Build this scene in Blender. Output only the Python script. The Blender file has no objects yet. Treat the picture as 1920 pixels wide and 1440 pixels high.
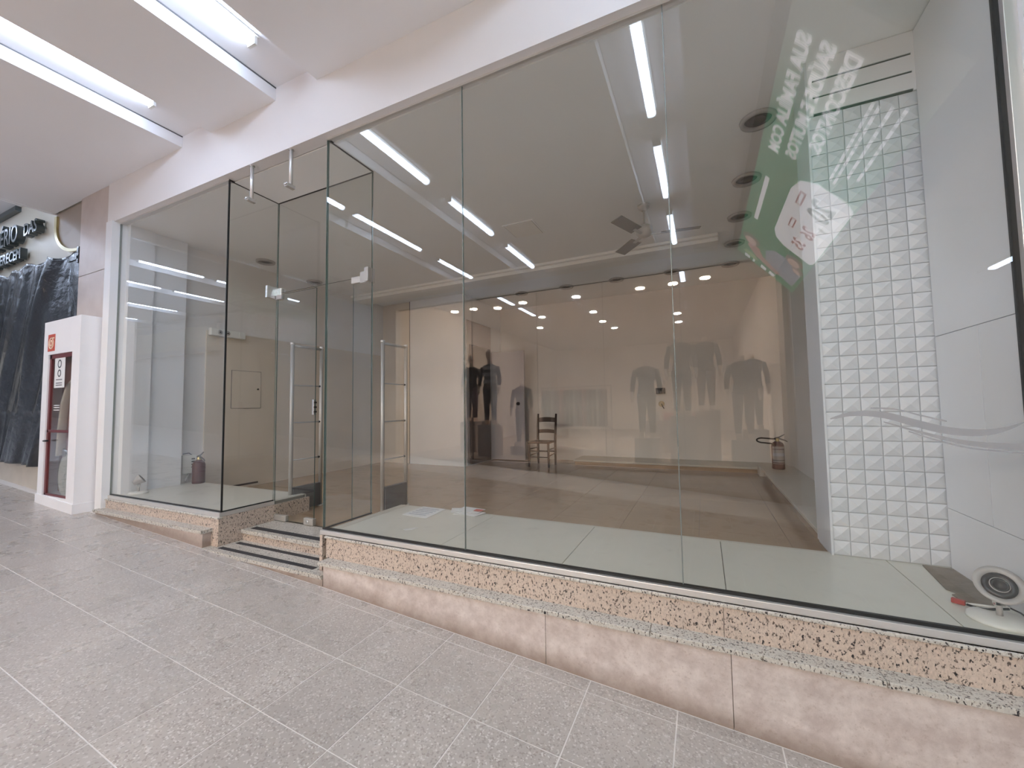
import bpy, bmesh, math, random
from mathutils import Vector, Matrix, Euler
random.seed(4)
PI = math.pi
SC = bpy.context.scene
COL = SC.collection

# ------------------------------------------------------------------ camera, world, exposure
cam_d = bpy.data.cameras.new('camera'); cam = bpy.data.objects.new('camera', cam_d); COL.objects.link(cam)
cam_d.sensor_width = 36.0; cam_d.lens = 764.14 / 1920 * 36.0; cam_d.clip_start = 0.02
def cam_rot(yaw, pitch, roll):
    cy, sy, cp, sp = math.cos(yaw), math.sin(yaw), math.cos(pitch), math.sin(pitch)
    f = Vector((sy*cp, cy*cp, sp)); r = Vector((cy, -sy, 0)); u = r.cross(f)
    c, s = math.cos(roll), math.sin(roll)
    R, U = c*r + s*u, -s*r + c*u
    return Matrix((R, U, -f)).transposed()
cam.matrix_world = Matrix.Translation((0, -2.275, 0.92)) @ cam_rot(math.radians(-25.086), math.radians(3.208), math.radians(-0.84)).to_4x4()
SC.camera = cam
SC.view_settings.view_transform = 'Standard'; SC.view_settings.look = 'None'
SC.view_settings.gamma = 1.0; SC.view_settings.use_curve_mapping = False
SC.view_settings.exposure = 0.0
w = bpy.data.worlds.new('mall_ambient'); SC.world = w; w.use_nodes = True
w.node_tree.nodes['Background'].inputs[0].default_value = (0.95, 0.93, 0.92, 1)
w.node_tree.nodes['Background'].inputs[1].default_value = 0.5
SC.cycles.max_bounces = 9; SC.cycles.diffuse_bounces = 5; SC.cycles.glossy_bounces = 4
SC.cycles.transparent_max_bounces = 40; SC.cycles.transmission_bounces = 6
SC.cycles.sample_clamp_indirect = 6.0

TUBE_STRENGTH = 24.0
SPOT_STRENGTH = 560.0

# ------------------------------------------------------------------ materials
MATS = {}
def new_mat(name):
    m = bpy.data.materials.new(name); m.use_nodes = True; MATS[name] = m
    return m, m.node_tree.nodes, m.node_tree.links, m.node_tree.nodes['Principled BSDF']
def rgba(c): return (c[0], c[1], c[2], 1.0)
def plain(name, col, rough=0.5, metal=0.0, spec=0.5, vary=0.0, scale=6.0, bump=0.0, bscale=60.0, col2=None, coat=0.0, bdist=0.004):
    m, n, l, b = new_mat(name)
    b.inputs['Base Color'].default_value = rgba(col); b.inputs['Roughness'].default_value = rough
    b.inputs['Metallic'].default_value = metal; b.inputs['Specular IOR Level'].default_value = spec
    if coat: b.inputs['Coat Weight'].default_value = coat; b.inputs['Coat Roughness'].default_value = 0.08
    g = n.new('ShaderNodeNewGeometry')
    if vary or col2:
        t = n.new('ShaderNodeTexNoise'); t.inputs['Scale'].default_value = scale; t.inputs['Detail'].default_value = 5
        l.new(g.outputs['Position'], t.inputs['Vector'])
        r = n.new('ShaderNodeValToRGB'); r.color_ramp.elements[0].position = 0.3; r.color_ramp.elements[1].position = 0.7
        c2 = col2 or tuple(max(0, x*(1-vary)) for x in col)
        r.color_ramp.elements[0].color = rgba(c2); r.color_ramp.elements[1].color = rgba(col)
        l.new(t.outputs['Fac'], r.inputs['Fac']); l.new(r.outputs['Color'], b.inputs['Base Color'])
    if bump:
        t2 = n.new('ShaderNodeTexNoise'); t2.inputs['Scale'].default_value = bscale; t2.inputs['Detail'].default_value = 4
        l.new(g.outputs['Position'], t2.inputs['Vector'])
        bp = n.new('ShaderNodeBump'); bp.inputs['Strength'].default_value = bump; bp.inputs['Distance'].default_value = bdist
        l.new(t2.outputs['Fac'], bp.inputs['Height']); l.new(bp.outputs['Normal'], b.inputs['Normal'])
    return m
def emit(name, col, strength):
    m, n, l, b = new_mat(name)
    b.inputs['Base Color'].default_value = (0.9, 0.9, 0.9, 1)
    b.inputs['Emission Color'].default_value = rgba(col); b.inputs['Emission Strength'].default_value = strength
    return m
def mixnode(n, l, fac, a, b_):
    mx = n.new('ShaderNodeMix'); mx.data_type = 'RGBA'
    if isinstance(fac, float): mx.inputs[0].default_value = fac
    else: l.new(fac, mx.inputs[0])
    for s, v in ((6, a), (7, b_)):
        if isinstance(v, tuple): mx.inputs[s].default_value = rgba(v)
        else: l.new(v, mx.inputs[s])
    return mx.outputs[2]
def ramp(n, l, src, p0, p1, inv=False):
    r = n.new('ShaderNodeMapRange'); r.inputs['From Min'].default_value = p0; r.inputs['From Max'].default_value = p1
    r.inputs['To Min'].default_value = 1.0 if inv else 0.0; r.inputs['To Max'].default_value = 0.0 if inv else 1.0
    l.new(src, r.inputs['Value']); return r.outputs[0]
def noise(n, l, vec, scale, detail=4, rough=0.6):
    t = n.new('ShaderNodeTexNoise'); t.inputs['Scale'].default_value = scale; t.inputs['Detail'].default_value = detail
    t.inputs['Roughness'].default_value = rough; l.new(vec, t.inputs['Vector']); return t.outputs['Fac']
def voro(n, l, vec, scale, out='Distance'):
    t = n.new('ShaderNodeTexVoronoi'); t.inputs['Scale'].default_value = scale; l.new(vec, t.inputs['Vector']); return t.outputs[out]
def mapping(n, l, vec, scale, rot=(0, 0, 0)):
    t = n.new('ShaderNodeMapping'); t.inputs['Scale'].default_value = scale; t.inputs['Rotation'].default_value = rot
    l.new(vec, t.inputs['Vector']); return t.outputs['Vector']

def terrazzo(name, base, dark, light, rough, rnd=0.15):
    m, n, l, b = new_mat(name)
    g = n.new('ShaderNodeNewGeometry').outputs['Position']
    cloud = ramp(n, l, noise(n, l, g, 2.2, 5), 0.35, 0.68)
    c = mixnode(n, l, cloud, tuple(x*0.86 for x in base), base)
    v = n.new('ShaderNodeTexVoronoi'); v.inputs['Scale'].default_value = 135; l.new(g, v.inputs['Vector'])
    sep = n.new('ShaderNodeSeparateColor'); l.new(v.outputs['Color'], sep.inputs['Color'])
    dk = ramp(n, l, sep.outputs[0], 0.80, 0.84); lt = ramp(n, l, sep.outputs[1], 0.86, 0.9)
    f1 = n.new('ShaderNodeMath'); f1.operation = 'MULTIPLY'; l.new(dk, f1.inputs[0]); f1.inputs[1].default_value = 0.42
    f2 = n.new('ShaderNodeMath'); f2.operation = 'MULTIPLY'; l.new(lt, f2.inputs[0]); f2.inputs[1].default_value = 0.55
    c = mixnode(n, l, f1.outputs[0], c, dark); c = mixnode(n, l, f2.outputs[0], c, light)
    o = n.new('ShaderNodeObjectInfo')
    rr = ramp(n, l, o.outputs['Random'], 0.0, 1.0)
    mm = n.new('ShaderNodeMath'); mm.operation = 'MULTIPLY'; l.new(rr, mm.inputs[0]); mm.inputs[1].default_value = rnd * 2.2
    c = mixnode(n, l, mm.outputs[0], c, tuple(x*0.72 for x in base))
    l.new(c, b.inputs['Base Color'])
    rn = n.new('ShaderNodeMapRange'); rn.inputs['To Min'].default_value = rough - 0.08; rn.inputs['To Max'].default_value = rough + 0.12
    l.new(noise(n, l, g, 5, 3), rn.inputs['Value']); l.new(rn.outputs[0], b.inputs['Roughness'])
    return m
def granite(name, base, grey=0.0):
    m, n, l, b = new_mat(name)
    g0 = n.new('ShaderNodeNewGeometry').outputs['Position']
    g = mapping(n, l, g0, (1.0, 1.0, 0.55), (0.0, 0.5, 0.0))
    big = ramp(n, l, noise(n, l, g, 9, 5), 0.35, 0.7)
    c = mixnode(n, l, big, tuple(x*0.80 for x in base), base)
    grain = ramp(n, l, noise(n, l, g, 120, 3), 0.3, 0.7)
    c = mixnode(n, l, grain, c, tuple(min(1, x*1.18) for x in base))
    f = ramp(n, l, noise(n, l, g, 95, 3, 0.65), 0.565, 0.63)
    c = mixnode(n, l, f, c, (0.12, 0.09, 0.075))
    f2 = ramp(n, l, noise(n, l, mapping(n, l, g0, (1, 1, 0.7), (0.7, 0, 0.3)), 75, 2), 0.615, 0.66)
    c = mixnode(n, l, f2, c, (0.025, 0.022, 0.024))
    l.new(c, b.inputs['Base Color']); b.inputs['Roughness'].default_value = 0.32
    return m
def base_marble(name):
    m, n, l, b = new_mat(name)
    geo = n.new('ShaderNodeNewGeometry').outputs['Position']
    sx = n.new('ShaderNodeSeparateXYZ'); l.new(geo, sx.inputs[0])
    mott = ramp(n, l, noise(n, l, geo, 9, 9, 0.72), 0.38, 0.62)
    c = mixnode(n, l, mott, (0.52, 0.44, 0.405), (0.70, 0.625, 0.585))
    fine = ramp(n, l, noise(n, l, geo, 70, 4), 0.58, 0.70)
    f = n.new('ShaderNodeMath'); f.operation = 'MULTIPLY'; l.new(fine, f.inputs[0]); f.inputs[1].default_value = 0.35
    c = mixnode(n, l, f.outputs[0], c, (0.36, 0.27, 0.22))
    # grime left along the foot of the wall by floor mops: height above the sloping floor
    a = n.new('ShaderNodeMath'); a.operation = 'MULTIPLY_ADD'; l.new(sx.outputs[0], a.inputs[0]); a.inputs[1].default_value = 0.0704; l.new(sx.outputs[2], a.inputs[2])
    a2 = n.new('ShaderNodeMath'); a2.operation = 'ADD'; l.new(a.outputs[0], a2.inputs[0]); a2.inputs[1].default_value = 0.552
    a3 = n.new('ShaderNodeMath'); a3.operation = 'MULTIPLY_ADD'; l.new(noise(n, l, geo, 10, 5), a3.inputs[0]); a3.inputs[1].default_value = -0.09; l.new(a2.outputs[0], a3.inputs[2])
    dirt = ramp(n, l, a3.outputs[0], -0.045, 0.06, inv=True)
    d2 = n.new('ShaderNodeMath'); d2.operation = 'MULTIPLY'; l.new(dirt, d2.inputs[0]); d2.inputs[1].default_value = 0.72
    c = mixnode(n, l, d2.outputs[0], c, (0.22, 0.15, 0.105))
    l.new(c, b.inputs['Base Color']); b.inputs['Roughness'].default_value = 0.42
    return m
def glass(name, tint, refl=0.04):
    m, n, l, b = new_mat(name); n.remove(b)
    out = n['Material Output']
    tr = n.new('ShaderNodeBsdfTransparent'); tr.inputs[0].default_value = rgba(tint)
    gl = n.new('ShaderNodeBsdfGlossy'); gl.inputs['Roughness'].default_value = 0.0; gl.inputs['Color'].default_value = (1, 1, 1, 1)
    lw = n.new('ShaderNodeLayerWeight'); lw.inputs['Blend'].default_value = 0.5
    p = n.new('ShaderNodeMath'); p.operation = 'POWER'; l.new(lw.outputs['Facing'], p.inputs[0]); p.inputs[1].default_value = 5
    q = n.new('ShaderNodeMath'); q.operation = 'MULTIPLY_ADD'; l.new(p.outputs[0], q.inputs[0]); q.inputs[1].default_value = 0.9; q.inputs[2].default_value = refl
    mx = n.new('ShaderNodeMixShader'); l.new(q.outputs[0], mx.inputs[0]); l.new(tr.outputs[0], mx.inputs[1]); l.new(gl.outputs[0], mx.inputs[2])
    l.new(mx.outputs[0], out.inputs['Surface'])
    return m
def wood(name, c1, c2):
    m, n, l, b = new_mat(name)
    tc = n.new('ShaderNodeTexCoord').outputs['Object']
    g = mapping(n, l, tc, (14, 14, 1.6))
    c = mixnode(n, l, ramp(n, l, noise(n, l, g, 4, 4), 0.3, 0.7), c1, c2)
    l.new(c, b.inputs['Base Color']); b.inputs['Roughness'].default_value = 0.45
    return m

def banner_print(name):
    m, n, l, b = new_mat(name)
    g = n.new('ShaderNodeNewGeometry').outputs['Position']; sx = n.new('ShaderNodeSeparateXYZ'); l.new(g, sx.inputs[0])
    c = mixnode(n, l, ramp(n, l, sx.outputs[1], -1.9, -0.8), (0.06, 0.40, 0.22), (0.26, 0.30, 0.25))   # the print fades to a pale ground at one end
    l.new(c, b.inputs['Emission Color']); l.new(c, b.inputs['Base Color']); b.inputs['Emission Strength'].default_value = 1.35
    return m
plain('white_wall', (0.83, 0.84, 0.86), 0.55, vary=0.04, scale=1.5)
plain('spandrel_paint', (0.79, 0.76, 0.755), 0.6, vary=0.03, scale=1.2)
plain('ceiling_paint', (0.87, 0.86, 0.88), 0.7, vary=0.03, scale=1.0)
plain('shop_ceiling_paint', (0.88, 0.88, 0.87), 0.7, vary=0.03, scale=1.0)
plain('beam_paint', (0.86, 0.84, 0.80), 0.6)
plain('back_wall_paint', (0.84, 0.80, 0.75), 0.6, vary=0.07, scale=1.3)
plain('side_wall_paint', (0.80, 0.77, 0.74), 0.6, vary=0.05, scale=1.3)
plain('beige_panel', (0.70, 0.62, 0.52), 0.42, vary=0.06, scale=2.5)
plain('grey_door', (0.42, 0.40, 0.42), 0.45, vary=0.05, scale=2)
plain('dark_grey', (0.10, 0.095, 0.095), 0.5)
plain('opening_dark', (0.07, 0.06, 0.06), 0.8)
def dusty_tile(name, base):
    m, n, l, b = new_mat(name)
    g = n.new('ShaderNodeNewGeometry').outputs['Position']
    c = mixnode(n, l, ramp(n, l, noise(n, l, g, 1.6, 5), 0.3, 0.7), tuple(x*0.94 for x in base), base)
    f = n.new('ShaderNodeMath'); f.operation = 'MULTIPLY'; l.new(ramp(n, l, noise(n, l, g, 7, 6, 0.7), 0.60, 0.70), f.inputs[0]); f.inputs[1].default_value = 0.30
    c = mixnode(n, l, f.outputs[0], c, (0.42, 0.40, 0.35)); l.new(c, b.inputs['Base Color']); b.inputs['Roughness'].default_value = 0.28
    return m
dusty_tile('platform_tile', (0.68, 0.67, 0.60))
plain('platform_grout', (0.20, 0.19, 0.16), 0.8)
plain('brown_tile', (0.42, 0.30, 0.20), 0.17, vary=0.12, scale=2.2)
plain('brown_grout', (0.15, 0.10, 0.07), 0.8)
plain('bench_stone', (0.60, 0.57, 0.50), 0.35, vary=0.05, scale=3)
plain('aluminium', (0.72, 0.70, 0.68), 0.35, metal=0.6)
plain('bright_aluminium', (0.78, 0.77, 0.76), 0.25, metal=0.85)
plain('satin_metal', (0.50, 0.48, 0.45), 0.45, metal=0.5)
plain('chrome', (0.80, 0.80, 0.80), 0.12, metal=1.0)
plain('gasket', (0.012, 0.012, 0.012), 0.5)
plain('glass_edge', (0.09, 0.13, 0.115), 0.2)
plain('joint_silicone', (0.20, 0.22, 0.21), 0.3)
plain('black_plastic', (0.012, 0.012, 0.013), 0.35)
plain('anti_slip', (0.035, 0.033, 0.035), 0.8, bump=0.4, bscale=400)
plain('black_sheet', (0.014, 0.015, 0.019), 0.22, coat=0.25, bump=0.8, bscale=7, bdist=0.03)
plain('cream_panel', (0.62, 0.57, 0.47), 0.4, vary=0.05, scale=1.5)
plain('taupe_shade_panel', (0.36, 0.30, 0.24), 0.45)
plain('gold_band', (0.50, 0.42, 0.20), 0.3, metal=0.4)
plain('letter_face', (0.06, 0.075, 0.08), 0.25)
plain('travertine', (0.60, 0.52, 0.48), 0.4, col2=(0.53, 0.45, 0.41), scale=5)
plain('cream_stone', (0.62, 0.55, 0.46), 0.4, vary=0.12, scale=4)
plain('cabinet_white', (0.88, 0.87, 0.89), 0.45, vary=0.03, scale=3)
plain('cabinet_red', (0.13, 0.02, 0.022), 0.4)
plain('cabinet_inside', (0.34, 0.16, 0.14), 0.6)
plain('sign_red', (0.50, 0.07, 0.035), 0.4)
plain('sign_cream', (0.85, 0.62, 0.45), 0.4)
plain('hose_cloth', (0.66, 0.62, 0.55), 0.8, bump=0.3, bscale=300)
plain('reel_grey', (0.46, 0.48, 0.45), 0.5)
plain('paper', (0.75, 0.76, 0.76), 0.7)
plain('paper_print', (0.42, 0.45, 0.50), 0.7)
plain('print_red', (0.55, 0.12, 0.10), 0.6)
plain('ink', (0.10, 0.10, 0.11), 0.7)
plain('lamp_white', (0.80, 0.80, 0.76), 0.35)
plain('lamp_grey', (0.45, 0.43, 0.42), 0.4)
plain('reflector_grey', (0.16, 0.15, 0.14), 0.35)
plain('lens_dark', (0.03, 0.025, 0.025), 0.12)
plain('fan_blade', (0.24, 0.22, 0.20), 0.5)
plain('fan_paint', (0.50, 0.47, 0.43), 0.45)
plain('extinguisher_red', (0.085, 0.032, 0.032), 0.35)
plain('extinguisher_label', (0.36, 0.34, 0.33), 0.5)
plain('rubber', (0.015, 0.015, 0.015), 0.6)
plain('brass', (0.60, 0.50, 0.25), 0.3, metal=0.9)
plain('mortar', (0.27, 0.225, 0.18), 0.9, vary=0.3, scale=14, bump=0.8, bscale=60)
plain('cable_red', (0.35, 0.05, 0.04), 0.4)
plain('relief_white', (0.70, 0.72, 0.76), 0.42)
plain('relief_grout', (0.55, 0.56, 0.59), 0.6)
plain('decal_vinyl', (0.34, 0.34, 0.355), 0.5)
plain('outlet_cream', (0.62, 0.52, 0.34), 0.5)
plain('rush', (0.070, 0.038, 0.024), 0.7, bump=0.7, bscale=160)
banner_print('banner_green')
plain('banner_dark', (0.14, 0.13, 0.12), 0.6)
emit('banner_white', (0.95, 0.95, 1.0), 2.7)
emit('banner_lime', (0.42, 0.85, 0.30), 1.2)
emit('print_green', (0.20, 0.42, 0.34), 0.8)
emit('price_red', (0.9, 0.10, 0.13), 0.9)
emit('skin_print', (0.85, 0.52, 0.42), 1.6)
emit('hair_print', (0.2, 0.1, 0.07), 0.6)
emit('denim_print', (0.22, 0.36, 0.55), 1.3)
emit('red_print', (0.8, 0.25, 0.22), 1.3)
plain('warm_wall', (0.74, 0.63, 0.55), 0.6)
plain('warm_floor', (0.40, 0.30, 0.24), 0.4)
plain('black_cloth', (0.015, 0.014, 0.015), 0.85)
plain('plum_cloth', (0.10, 0.045, 0.06), 0.85)
plain('pink_cloth', (0.55, 0.16, 0.16), 0.85)
plain('pale_cloth', (0.50, 0.49, 0.48), 0.85)
plain('mannequin_skin', (0.80, 0.60, 0.48), 0.45)
plain('plinth', (0.48, 0.40, 0.36), 0.5)
wood('chair_wood', (0.030, 0.015, 0.010), (0.058, 0.029, 0.017))
terrazzo('terrazzo', (0.525, 0.475, 0.435), (0.22, 0.17, 0.15), (0.80, 0.76, 0.73), 0.27)
plain('floor_grout', (0.78, 0.74, 0.71), 0.7)
granite('granite_face', (0.56, 0.46, 0.385)); granite('granite_top', (0.54, 0.51, 0.46))
base_marble('base_marble')
glass('shop_glass', (0.982, 0.988, 0.984)); glass('clear_glass', (0.96, 0.965, 0.96), 0.03)
emit('tube_light', (0.76, 0.92, 1.20), TUBE_STRENGTH)
emit('warm_lamp', (1.0, 0.82, 0.62), SPOT_STRENGTH)
emit('neutral_lamp', (1.0, 0.97, 0.93), SPOT_STRENGTH)
M = MATS

# ------------------------------------------------------------------ mesh helpers
class MB:
    """collects shapes into one mesh; material index per shape"""
    def __init__(s): s.b = bmesh.new(); s.mi = 0
    def _tag(s, n0):
        s.b.faces.ensure_lookup_table()
        for f in s.b.faces[n0:]: f.material_index = s.mi
    def box(s, x0, x1, y0, y1, z0, z1, bevel=0.0, mtx=None):
        n0 = len(s.b.faces); b = s.b
        vs = [b.verts.new((x, y, z)) for x in (x0, x1) for y in (y0, y1) for z in (z0, z1)]
        fs = [b.faces.new([vs[i] for i in q]) for q in ((0,1,3,2),(4,6,7,5),(0,4,5,1),(2,3,7,6),(0,2,6,4),(1,5,7,3))]
        if bevel:
            es = list({e for f in fs for e in f.edges})
            r = bmesh.ops.bevel(b, geom=es, offset=bevel, segments=2, profile=0.5, affect='EDGES')
            vs = list({v for f in b.faces[n0:] for v in f.verts}) if False else list({v for f in r['faces'] for v in f.verts} | {v for v in vs if v.is_valid})
        if mtx is not None:
            bmesh.ops.transform(b, matrix=mtx, verts=[v for v in vs if v.is_valid])
        s._tag(n0); return s
    def prism(s, pts, axis, a0, a1):
        """polygon in the plane across axis ('x': pts=(y,z), 'y': (x,z), 'z': (x,y)) extruded from a0 to a1"""
        n0 = len(s.b.faces)
        def P(p, a): return {'x': (a, p[0], p[1]), 'y': (p[0], a, p[1]), 'z': (p[0], p[1], a)}[axis]
        A = [s.b.verts.new(P(p, a0)) for p in pts]; B = [s.b.verts.new(P(p, a1)) for p in pts]
        s.b.faces.new(A); s.b.faces.new(B[::-1]); k = len(pts)
        for i in range(k): s.b.faces.new((A[i], B[i], B[(i+1) % k], A[(i+1) % k]))
        s._tag(n0); return s
    def lathe(s, prof, seg=24, mtx=None, smooth=True):
        """prof: list of (radius, z)"""
        n0 = len(s.b.faces); rings = []
        for r, z in prof:
            if r < 1e-6: rings.append([s.b.verts.new((0, 0, z))])
            else: rings.append([s.b.verts.new((r*math.cos(2*PI*i/seg), r*math.sin(2*PI*i/seg), z)) for i in range(seg)])
        for a, c in zip(rings, rings[1:]):
            for i in range(seg):
                j = (i+1) % seg
                if len(a) == 1 and len(c) == 1: continue
                if len(a) == 1: f = s.b.faces.new((a[0], c[i], c[j]))
                elif len(c) == 1: f = s.b.faces.new((a[i], c[0], a[j]))
                else: f = s.b.faces.new((a[i], c[i], c[j], a[j]))
                f.smooth = smooth
        if mtx is not None: bmesh.ops.transform(s.b, matrix=mtx, verts=[v for r in rings for v in r])
        s._tag(n0); return s
    def tube(s, pts, rad, seg=10, caps=True, flat=1.0):
        n0 = len(s.b.faces); pts = [Vector(p) for p in pts]; rings = []
        rr = rad if isinstance(rad, (list, tuple)) else [rad]*len(pts)
        ref = None
        for i, p in enumerate(pts):
            t = ((pts[min(i+1, len(pts)-1)] - pts[max(i-1, 0)])).normalized()
            if ref is None: ref = Vector((0, 0, 1)) if abs(t.z) < 0.9 else Vector((1, 0, 0))
            u = (ref - t*ref.dot(t)).normalized(); ref = u; v = t.cross(u)
            rings.append([s.b.verts.new(p + (u*math.cos(2*PI*k/seg)*flat + v*math.sin(2*PI*k/seg))*rr[i]) for k in range(seg)])
        for a, c in zip(rings, rings[1:]):
            for k in range(seg):
                f = s.b.faces.new((a[k], c[k], c[(k+1) % seg], a[(k+1) % seg])); f.smooth = True
        if caps: s.b.faces.new(rings[0]); s.b.faces.new(rings[-1][::-1])
        s._tag(n0); return s
    def loft(s, secs, seg=16, caps=True):
        """secs: list of (centre, rx, ry) horizontal ellipses"""
        n0 = len(s.b.faces); rings = []
        for c, rx, ry in secs:
            rings.append([s.b.verts.new((c[0]+rx*math.cos(2*PI*k/seg), c[1]+ry*math.sin(2*PI*k/seg), c[2])) for k in range(seg)])
        for a, c in zip(rings, rings[1:]):
            for k in range(seg):
                f = s.b.faces.new((a[k], a[(k+1) % seg], c[(k+1) % seg], c[k])); f.smooth = True
        if caps: s.b.faces.new(rings[0][::-1]); s.b.faces.new(rings[-1])
        s._tag(n0); return s
    def done(s, name, mats, parent=None, local=False, fix=True):
        if fix: bmesh.ops.recalc_face_normals(s.b, faces=s.b.faces)
        me = bpy.data.meshes.new(name); s.b.to_mesh(me); s.b.free()
        return link(name, me, mats, parent, local)
def wloc(o):
    v = Vector((0, 0, 0))
    while o is not None: v += o.location; o = o.parent
    return v
def link(name, me, mats, parent=None, local=False):
    for m in (mats if isinstance(mats, (list, tuple)) else [mats]): me.materials.append(M[m])
    o = bpy.data.objects.new(name, me); COL.objects.link(o)
    if parent is not None:
        o.parent = parent
        if not local: me.transform(Matrix.Translation(-wloc(parent)))
    return o
def tag(o, label=None, cat=None, group=None, kind=None):
    if label: o['label'] = label
    if cat: o['category'] = cat
    if group: o['group'] = group
    if kind: o['kind'] = kind
    return o
def thing(name, label, cat, loc=(0, 0, 0), rz=0.0, group=None):
    o = bpy.data.objects.new(name, None); COL.objects.link(o); o.empty_display_size = 0.05
    o.location = loc; o.rotation_euler = (0, 0, rz)
    return tag(o, label, cat, group)
def structure(o, label, cat='structure'): return tag(o, label, cat, kind='structure')
def box(name, mat, x0, x1, y0, y1, z0, z1, parent=None, bevel=0.0): return MB().box(x0, x1, y0, y1, z0, z1, bevel).done(name, mat, parent)
def copy_tree(o, parent=None):
    c = o.copy(); COL.objects.link(c)
    if parent is not None: c.parent = parent
    for ch in list(o.children): copy_tree(ch, c)
    return c
def text_mesh(body, size, extrude=0.0, offset=0.0, sx=1.0, spacing=1.0, align='LEFT', shear=0.0):
    cu = bpy.data.curves.new('lettering', 'FONT'); cu.body = body; cu.size = size; cu.extrude = extrude; cu.offset = offset
    cu.space_character = spacing; cu.align_x = align; cu.shear = shear; cu.resolution_u = 3
    o = bpy.data.objects.new('lettering', cu); COL.objects.link(o)
    dg = bpy.context.evaluated_depsgraph_get()
    me = bpy.data.meshes.new_from_object(o.evaluated_get(dg))
    bpy.data.objects.remove(o); bpy.data.curves.remove(cu)
    me.transform(Matrix.Diagonal((sx, 1, 1, 1)))
    return me
def text_obj(name, body, size, mat, frame, parent, **kw):
    me = text_mesh(body, size, **kw); me.transform(frame); me.materials.clear()
    return link(name, me, mat, parent)
def frame(right, up, origin):
    r, u = Vector(right).normalized(), Vector(up).normalized(); nrm = r.cross(u)
    return Matrix.Translation(origin) @ Matrix((r, u, nrm)).transposed().to_4x4()

# ------------------------------------------------------------------ heights of the sloping corridor floor
def fz(x): return -0.372 - (0.0704 if x > -2.56 else 0.053) * (x + 2.56)
SF = -0.19          # shop floor
GT = 3.11           # top of the glass, shop ceiling
CZ = 3.60           # corridor ceiling

# ------------------------------------------------------------------ SETTING: corridor
fb = MB()
for xa, xb in ((-30, -2.56), (-2.56, 9)):
    n0 = fz(xa), fz(xb)
    fb.prism([(xa, n0[0]-0.0015), (xb, n0[1]-0.0015), (xb, n0[1]-0.25), (xa, n0[0]-0.25)], 'y', -5.35, 0.3)
floor = structure(fb.done('floor', 'floor_grout'), 'sloping mall corridor floor of pinkish speckled terrazzo tiles', 'floor')
TS, GAP = 0.42, 0.005
tile_me = {}
def floor_tile(cx, cy, sx, sy, rot):
    key = (round(sx, 3), round(sy, 3))
    if key not in tile_me:
        b = MB(); b.box(-sx/2, sx/2, -sy/2, sy/2, -0.004, 0.0); bm = b.b
        bmesh.ops.recalc_face_normals(bm, faces=bm.faces)
        me = bpy.data.meshes.new('tile'); bm.to_mesh(me); bm.free(); me.materials.append(M['terrazzo']); tile_me[key] = me
    o = bpy.data.objects.new('tile', tile_me[key]); COL.objects.link(o); o.parent = floor
    o.location = (cx, cy, fz(cx)); o.rotation_euler = (0, rot, 0); return o
ncol = 0
for i in range(-19, 11):
    x0 = -2.685 + i*TS; cx = x0 + TS/2
    if cx > 1.9: continue
    rot = math.atan(0.0704 if cx > -2.56 else 0.053)
    for j in range(9):
        y1 = -0.2 - j*TS
        if cx < -7.5 and j > 4: continue
        floor_tile(cx, y1 - TS/2, TS-GAP, TS-GAP, rot)
    floor_tile(cx, -0.155, TS-GAP, 0.085, rot)

# corridor ceiling: dropped slabs between lit coffers
COFFERS = [(-4.70, -4.20, -4.37), (-3.26, -2.75, -2.96), (-0.63, -0.05, -0.345), (4.6, 5.1, 4.85)]  # last coffer and its lamps are added, out of view, to balance the lighting
ceil = structure(box('ceiling', 'ceiling_paint', -7.83, 9, -5.3, 0.0, 3.715, 3.80), 'white corridor ceiling with lit coffers running to the shop front', 'ceiling')
edges = [-7.83] + [v for c in COFFERS for v in c[:2]] + [9]
for a, b_ in zip(edges[::2], edges[1::2]): box('ceiling_panel', 'ceiling_paint', a, b_, -5.3, -0.03, CZ, 3.72, ceil)
# thin dark strip where each coffer lid meets its left side
for a, b_, t in COFFERS: box('dark_strip', 'dark_grey', a, a+0.006, -5.3, -0.06, 3.706, 3.716, ceil)
ceil2 = structure(box('ceiling', 'ceiling_paint', -30, -7.83, -5.3, 0.0, 4.12, 4.2), 'higher ceiling of the next corridor bay', 'ceiling')
for a, b_ in ((-30, -17.4), (-16.9, -15.0), (-14.5, -12.6), (-12.1, -10.75), (-10.25, -9.05), (-8.55, -7.83)): box('ceiling_panel', 'ceiling_paint', a, b_, -5.3, 0.0, 4.0, 4.13, ceil2)
box('edge_trim', 'ceiling_paint', -7.85, -7.80, -5.3, 0.0, CZ-0.004, 4.13, ceil2)

def tube_lamp(x, y0, z, label, length=1.22):
    t = thing('ceiling_light', label, 'light', (x, y0 - length/2, z+0.04), group='linear lamps of the corridor ceiling')
    h = length/2
    MB().box(-0.055, 0.055, -h-0.02, h+0.02, -0.004, 0.035).done('housing', 'lamp_white', t, True)
    b = MB(); k = 8
    pts = [(0.040*math.cos(2*PI*i/16), -0.032+0.032*math.sin(2*PI*i/16)) for i in range(16)]
    b.prism(pts, 'y', -h, h); b.done('diffuser', 'tube_light', t, True)
    for s in (-1, 1): MB().box(-0.042, 0.042, s*h-0.010, s*h+0.012, -0.066, 0.0).done('end_cap', 'lamp_white', t, True)
    return t
ORD = ('nearest the glass shop front', 'middle of the three', 'across the corridor')
for (a, b_, tx), nm in zip(COFFERS, ('left coffer', 'right coffer', 'coffer overhead', 'added coffer past the banner')):
    for y0, od in zip((-0.455, -2.14, -3.87), ORD):
        tube_lamp(tx, y0, 3.67, f'long white ceiling lamp in the {nm}, {od}')
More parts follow.
